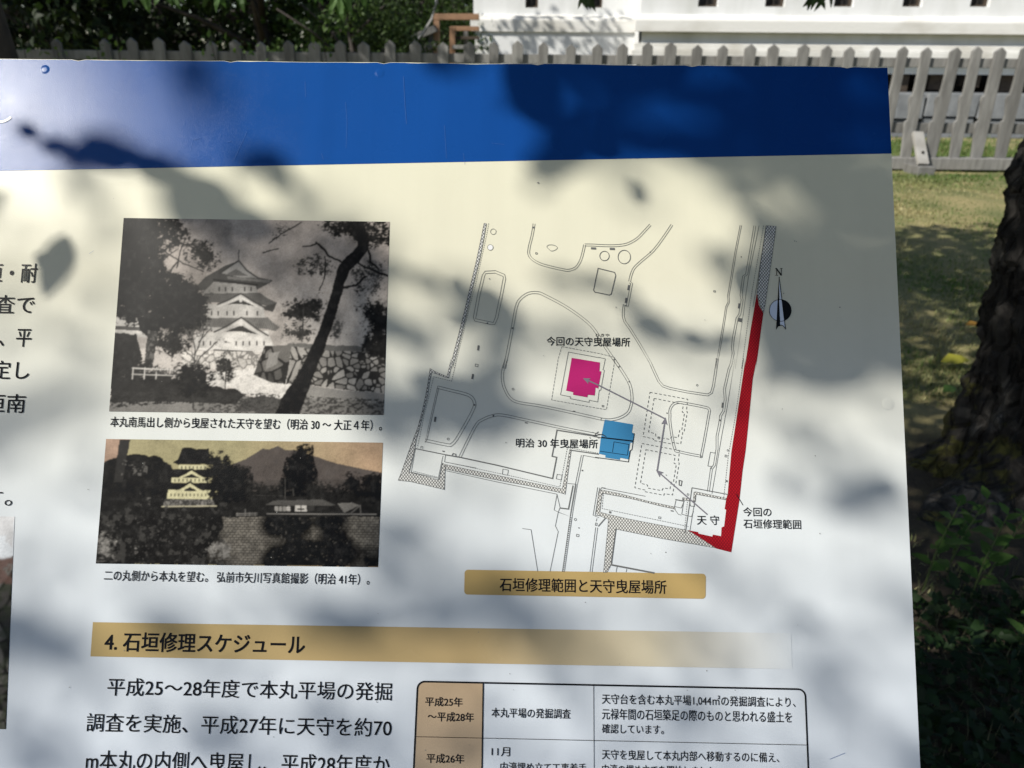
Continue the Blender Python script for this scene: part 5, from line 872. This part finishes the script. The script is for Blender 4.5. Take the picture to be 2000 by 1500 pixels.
for y, xs2 in ((515, (795, 836, 880, 960, 1002)), (672, (745, 788, 846, 890, 975, 1043)), (868, (692, 738, 905, 950, 992, 1040, 1086))):
    for x in xs2: p.line([(x, y - 10), (x, y + 12)], 4.5, .05)
p.line([(760, 912), (1010, 924)], 4, .05)
p.c *= (1 - .42 * np.clip(1.15 - np.hypot((p.X - 690) / 230, (p.Y - 560) / 330), 0, 1))[..., None]; p.c *= (1 - .3 * np.clip((vnoise(p.X, p.Y, 130, 77, 4) - .42) * 4, 0, 1) * (p.Y < 900))[..., None]
# footing stones, path, walls
p.stones([(560, 915), (1060, 925), (1040, 1035), (540, 1040)], 40, .5, .66, 7, 4, jc=.25); p.poly([(720, 1060), (1040, 1030), (1270, 1120), (1260, 1190), (1210, 1240), (940, 1200), (860, 1150), (700, 1190)], .62, 8); p.put(p.pip([(720, 1060), (1040, 1030), (1270, 1120), (1260, 1190), (1210, 1240), (940, 1200), (860, 1150), (700, 1190)]) & (vnoise(p.X, p.Y, 20, 8, 3) > .6), .40, .6)
p.stones([(1255, 880), (1490, 900), (1885, 925), (1875, 1195), (1600, 1170), (1390, 1140), (1230, 1135)], 120, .20, .40, 9, 6, 1.15, jc=.045); p.poly([(1240, 870), (1890, 890), (1885, 930), (1240, 905)], .16, 10)
p.poly([(1380, 1140), (1600, 1175), (1875, 1195), (1872, 1250), (1300, 1230)], .26, 6); p.poly([(900, 1215), (1300, 1225), (1872, 1255), (1870, 1340), (60, 1320), (80, 1270), (500, 1250)], .20, 12)
p.stones([(1095, 885), (1265, 878), (1250, 1000), (1225, 1135), (1140, 1125), (1018, 1075), (1050, 980)], 14, .07, .20, 10, 12, jc=.03); p.poly([(1120, 930), (1190, 920), (1170, 1000), (1100, 1040)], .26, 12); p.stones([(1265, 890), (1350, 900), (1300, 1080), (1230, 1135)], 5, .25, .38, 8, 3)
# ground shadow and grass
gr = vnoise(p.X, p.Y * 1.6, 16, 31, 3); p.poly([(90, 1090), (500, 1090), (730, 1150), (900, 1165), (960, 1215), (900, 1260), (500, 1260), (85, 1285)], .035, 16); p.put(p.pip([(85, 1180), (960, 1190), (1870, 1240), (1868, 1338), (78, 1315)], 10) & (gr > .52), .05, .85); p.poly([(1000, 1215), (1200, 1225), (1200, 1330), (880, 1310)], .06, 18, .75); p.put((p.Y > 1250) & (p.X < 620) & (gr > .5), .28, .7)
# left trees, bush, railing
p.foliage([(110, 20), (430, 30), (420, 240), (450, 430), (400, 520), (300, 500), (100, 460), (120, 300)], K, 44, 34, .36, 4); p.foliage([(150, 60), (350, 60), (370, 280), (200, 330)], K, 60, 40, .24, 34); [p.line(q, 3.5, .02, 1, 10) for q in ([(330, 300), (420, 200), (470, 90)], [(300, 420), (420, 330), (520, 260)], [(250, 200), (330, 100)])]; p.foliage([(140, 380), (560, 430), (700, 560), (700, 680), (560, 760), (420, 800), (250, 740), (120, 690)], K, 34, 30, .36, 5); p.foliage([(380, 40), (560, 50), (620, 150), (560, 250), (420, 300)], K, 30, 26, .47, 6); p.foliage([(520, 180), (760, 190), (830, 330), (720, 420), (560, 340)], .03, 34, 22, .50, 7); p.foliage([(440, 480), (720, 560), (700, 800), (470, 830)], K * 1.4, 30, 26, .38, 8)
for q in ([(420, 180), (560, 220), (700, 300)], [(440, 270), (560, 350), (690, 405)], [(520, 380), (545, 260), (580, 180)], [(470, 420), (530, 330)]): p.line(q, 4, .02, 1, 12)
p.poly([(260, 690), (410, 720), (390, 800), (330, 830), (280, 790)], K, 10); p.poly([(330, 780), (400, 790), (360, 1030), (305, 1030)], .05, 6); p.put(p.pip([(330, 780), (400, 790), (360, 1030), (305, 1030)]) & (vnoise(p.X, p.Y, 14, 14, 3) > .55), .16, .8); p.foliage([(390, 810), (560, 830), (600, 900), (520, 950), (380, 910)], .025, 24, 24, .36, 9); p.poly([(105, 800), (250, 810), (290, 960), (240, 1070), (95, 1090)], .02, 22); p.foliage([(95, 960), (330, 1000), (560, 1090), (500, 1120), (90, 1120)], .03, 20, 20, .40, 10)
p.line([(230, 1030), (545, 1045)], 4, .55); p.line([(228, 1070), (540, 1080)], 3.5, .45); [p.line([(x, 1028), (x - 6, 1100)], 4, .5) for x in (236, 312, 388, 535)]; p.put(p.pip([(370, 1038), (530, 1044), (528, 1070), (368, 1064)]) & (np.modf(p.X / 16)[0] < .5), .1, .7)
p.foliage([(545, 1030), (700, 1020), (740, 1110), (700, 1190), (560, 1180), (530, 1110)], .018, 20, 24, .30, 11); p.foliage([(790, 930), (880, 920), (930, 1010), (890, 1120), (830, 1160), (780, 1080), (760, 990)], .04, 26, 20, .47, 12)
for q in ([(632, 1020), (640, 900), (610, 780)], [(640, 940), (690, 800), (680, 720)], [(640, 1010), (700, 930), (780, 860)], [(645, 980), (560, 900), (540, 800)], [(835, 1160), (840, 1000)], [(620, 860), (560, 760)], [(660, 860), (740, 770)]): p.line(q, 4, .07, 1, 8)
p.foliage([(520, 740), (700, 720), (760, 820), (640, 860), (540, 840)], .08, 30, 14, .56, 13); p.foliage([(740, 830), (880, 820), (880, 880), (740, 900)], .10, 20, 13, .54, 15)
# right trees: leaning pine with twisting crown
p.foliage([(1240, 610), (1440, 570), (1490, 660), (1430, 720), (1280, 720), (1200, 690)], .03, 28, 26, .38, 16); p.foliage([(1200, 740), (1420, 750), (1400, 860), (1200, 860)], .05, 26, 22, .46, 17); p.line([(1330, 860), (1345, 640)], 4, .06, 1, 6)
p.foliage([(1690, 640), (1890, 590), (1885, 970), (1760, 960), (1720, 850), (1800, 760)], .025, 34, 26, .37, 18); p.foliage([(1500, 690), (1620, 700), (1600, 860), (1510, 860)], .10, 26, 16, .50, 19)
p.foliage([(1440, 70), (1905, 78), (1900, 240), (1790, 250), (1640, 190), (1500, 180)], .022, 30, 24, .44, 20); p.foliage([(1250, 330), (1420, 250), (1570, 330), (1540, 440), (1330, 460)], .05, 34, 16, .54, 22); p.foliage([(1120, 75), (1340, 75), (1260, 150), (1130, 220)], .06, 30, 16, .56, 23); p.foliage([(1620, 330), (1890, 300), (1880, 560), (1660, 600)], .06, 34, 16, .55, 24)
p.poly([(1160, 1330), (1200, 1225), (1295, 1090), (1395, 900), (1475, 700), (1530, 520), (1560, 390), (1600, 330), (1700, 235), (1690, 180), (1635, 80), (1730, 80), (1765, 180), (1770, 250), (1700, 350), (1640, 400), (1600, 520), (1550, 700), (1480, 900), (1400, 1100), (1315, 1335)], .016, 8)
for q in ([(1590, 345), (1500, 290), (1430, 210)], [(1680, 340), (1760, 380), (1890, 425)], [(1600, 510), (1680, 490), (1740, 440)], [(1700, 240), (1800, 180), (1900, 190)], [(1480, 300), (1480, 420), (1450, 520)], [(1770, 260), (1780, 340), (1830, 380)], [(1430, 215), (1340, 240)], [(1240, 130), (1330, 85)], [(1240, 130), (1120, 215)], [(1180, 250), (1080, 280)]): p.line(q, 7 if q[0][0] > 1550 else 4, .02, 1, 12)
ph1 = p.build('photograph', M_photo, 'upper old black and white photograph of a castle keep framed by pines')
# --- lower photograph, toned yellow to pink
p = Print((207.6, 857.4), (748, 864.6), (738.6, 1107.6), (187.5, 1100.4), (180, 840), 3.3333, 440, 205, (.40, .36, .22))
t = np.clip((p.X - 900) / 900, 0, 1)[..., None]; p.c = p.c * (1 - t) + np.array([.44, .32, .22]) * t; p.poly([(60, 40), (250, 40), (150, 240), (60, 240)], (.46, .33, .25))
p.poly([(870, 240), (1000, 190), (1110, 122), (1150, 128), (1210, 102), (1260, 128), (1330, 130), (1450, 172), (1600, 220), (1900, 280), (1890, 420), (870, 420)], (.125, .108, .098), 4); p.poly([(880, 320), (1100, 330), (1500, 315), (1900, 350), (1890, 430), (880, 430)], (.10, .088, .08), 6, .8)
p.poly([(60, 215), (200, 160), (300, 150), (420, 175), (520, 230), (530, 330), (500, 480), (20, 500)], .018, 18); p.poly([(180, 60), (248, 60), (200, 340), (140, 340)], .045, 5); p.put(p.pip([(200, 190), (360, 200), (360, 300), (190, 290)], 8) & (vnoise(p.X, p.Y, 24, 41, 3) > .60), .16, .8)
p.poly([(20, 430), (1000, 440), (1890, 420), (1865, 890), (20, 870)], .022, 6); p.poly([(820, 400), (1890, 400), (1890, 560), (820, 560)], .028, 8); p.line([(790, 420), (1240, 428)], 2.5, .07)
# keep
Wc = (.62, .58, .38)
p.poly([(525, 210), (560, 190), (575, 150), (590, 115), (640, 112), (680, 125), (760, 120), (765, 190), (830, 215), (770, 222), (560, 225)], .016, 3); p.poly([(565, 225), (748, 228), (745, 258), (562, 252)], Wc); p.poly([(500, 255), (820, 260), (770, 310), (525, 310)], .016, 3); p.poly([(520, 308), (762, 312), (760, 345), (518, 340)], Wc); p.poly([(490, 345), (830, 345), (800, 392), (500, 392)], .016, 3); p.poly([(495, 388), (780, 390), (780, 450), (488, 446)], Wc)
for cx, cy, wl, h in ((648, 262, 82, 45), (638, 345, 88, 50)):
    p.poly([(cx - wl, cy + h), (cx - wl * .5, cy + h * .6), (cx, cy), (cx + wl * .5, cy + h * .6), (cx + wl, cy + h + 4), (cx + wl * .8, cy + h + 8), (cx, cy + h * .55), (cx - wl * .75, cy + h + 4)], Wc); p.poly([(cx - wl * .5, cy + h + 2), (cx, cy + h * .5), (cx + wl * .5, cy + h + 2)], .02); p.line([(cx - wl, cy + h - 8), (cx, cy - 8), (cx + wl, cy + h - 4)], 5, .016)
for y, a, b, n_ in ((244, 585, 735, 7), (326, 540, 750, 9), (422, 515, 765, 11)):
    for x in np.linspace(a, b, n_): p.line([(x, y - 6), (x, y + 7)], 3.2, .02)
p.stones([(475, 448), (785, 452), (800, 492), (462, 494)], 40, .16, .26, 4, 2, jc=.07); p.line([(455, 498), (810, 494)], 4, (.50, .46, .34))
p.foliage([(770, 190), (850, 175), (890, 250), (1000, 280), (1000, 420), (800, 440), (780, 300)], .015, 22, 26, .28, 42); p.foliage([(900, 280), (960, 258), (1000, 330), (1000, 430), (890, 430)], .015, 18, 26, .25, 43)
tr_ = [(1330, 180), (1400, 120), (1395, 190), (1410, 260), (1430, 320), (1390, 390), (1260, 390), (1280, 300), (1300, 220)]; p.poly(tr_, .012, 12, .75); p.foliage(tr_, .012, 22, 14, .20, 44); p.line([(1345, 180), (1340, 420)], 7, .016); p.line([(1308, 380), (1312, 425)], 5, .07); p.line([(1257, 320), (1257, 450)], 3, .10)
for y in range(150, 380, 24): p.line([(1340 - (y - 120) * .28, y + 14), (1345, y), (1375 + (y - 120) * .18, y + 8)], 6, .016, 1, 8)
p.foliage([(1000, 360), (1260, 370), (1260, 420), (1000, 420)], .03, 14, 22, .36, 45); p.foliage([(1380, 370), (1650, 375), (1650, 430), (1380, 430)], .025, 14, 22, .36, 46); p.foliage([(1660, 330), (1700, 300), (1750, 340), (1780, 400), (1720, 420), (1680, 390)], .016, 18, 24, .25, 47); p.foliage([(1800, 340), (1880, 310), (1885, 440), (1800, 430)], .016, 18, 24, .25, 48)
p.poly([(1125, 488), (1180, 460), (1500, 450), (1590, 490), (1300, 495)], .11, 3); p.poly([(1600, 478), (1690, 470), (1740, 490), (1640, 540)], .20, 3); p.poly([(1190, 495), (1290, 495), (1290, 528), (1190, 528)], .30); p.poly([(1322, 490), (1398, 490), (1398, 530), (1322, 530)], .52); p.line([(1340, 515), (1378, 515)], 5, .03); p.poly([(1405, 490), (1445, 490), (1445, 525), (1405, 525)], .06); [p.line([(x, 493), (x, 530)], 2.5, .03) for x in (1215, 1240, 1265, 1360)]; p.line([(1265, 505), (1288, 505)], 3, .6); p.line([(1265, 518), (1288, 518)], 3, .6)
p.line([(1140, 545), (1850, 548)], 3, .28); p.line([(940, 545), (1075, 540)], 3, .22); p.line([(940, 556), (1075, 552)], 2.5, .2); [p.line([(x, 515 if x in (998,) else 538), (x, 560)], 2.5, .22) for x in (945, 998, 1025, 1062)]; p.line([(1680, 545), (1745, 490), (1750, 555)], 4, .16)
# long stone wall, broken by tree shade in the old picture itself
wl_ = [(845, 565), (1880, 565), (1865, 890), (720, 880), (760, 780), (860, 640)]; m = p.pip(wl_, 16); row = np.floor((p.Y + 3 * p.w1) / 17); bx_ = np.modf((p.X + row * 13 + 4 * p.w2) / 27 + 50)[0]; by_ = np.modf((p.Y + 3 * p.w1) / 17 + 50)[0]; jt = (bx_ < .14) | (by_ < .2)
tone = .13 + .16 * vnoise(p.X, p.Y, 30, 51, 2); tone = np.where(jt, .045, tone); sh = vnoise(p.X, p.Y * .8, 170, 52, 4); lit = np.clip((sh - .40) * 7, 0, 1); blob = lambda cx, cy, rx, ry: np.clip(1.6 - np.hypot((p.X - cx) / rx, (p.Y - cy) / ry), 0, 1)
lit = np.clip(.55 * lit + blob(980, 640, 110, 130) + blob(990, 790, 90, 90) + blob(1780, 640, 130, 90) + .7 * blob(1420, 680, 90, 50) + .5 * blob(1820, 760, 60, 60) + .3 * blob(800, 790, 60, 60) - 1.1 * blob(1250, 620, 150, 60) - blob(1560, 620, 90, 70) - blob(1480, 800, 220, 100), 0, 1); p.c[m] = (tone * lit + .015 * (1 - lit))[m][:, None] * np.array([1, .92, .80])
p.put((p.Y > 470) & (p.X < 880) & (vnoise(p.X, p.Y, 40, 53, 4) > .62), .075, .8); p.foliage([(60, 680), (140, 690), (120, 850), (30, 840)], .24, 16, 30, .40, 54); p.foliage([(240, 740), (380, 770), (370, 800), (280, 800)], .30, 20, 22, .48, 55); p.foliage([(720, 740), (840, 690), (940, 760), (880, 870), (720, 860)], .25, 22, 22, .54, 56); p.foliage([(290, 430), (420, 430), (430, 470), (280, 465)], .16, 14, 22, .46, 57); p.put((p.Y > 560) & (vnoise(p.X, p.Y, 11, 58, 2) > .80), .22, .5)
ph2 = p.build('photograph', M_photo, 'lower old photograph of a castle, mountain and long stone wall, toned yellow', .74)
# --- colour photograph of a stone wall, only its right edge in view
p = Print((-330, 1003), (29, 1009), (12, 1424), (-370, 1416), (0, 1000), 3.0, 200, 200, (.62, .64, .66))
p.stones([(-1200, 300), (10, 285), (80, 255), (50, 1290), (-1300, 1290)], 160, .06, .24, 11, 61, jc=.02); p.put((p.Y > 280) & (vnoise(p.X, p.Y, 30, 62, 3) > .52), (.06, .07, .045), .6); p.put((p.Y > 270) & (p.Y < 420) & (vnoise(p.X, p.Y, 26, 63, 3) > .40), (.17, .10, .085), .7); p.poly([(-900, 60), (40, 140), (30, 170), (75, 215), (80, 100), (95, 0), (-900, -30)], (.55, .53, .52), 8, .55)
p.build('photograph', M_photo, 'colour photograph of a rough stone wall cut off at the left')
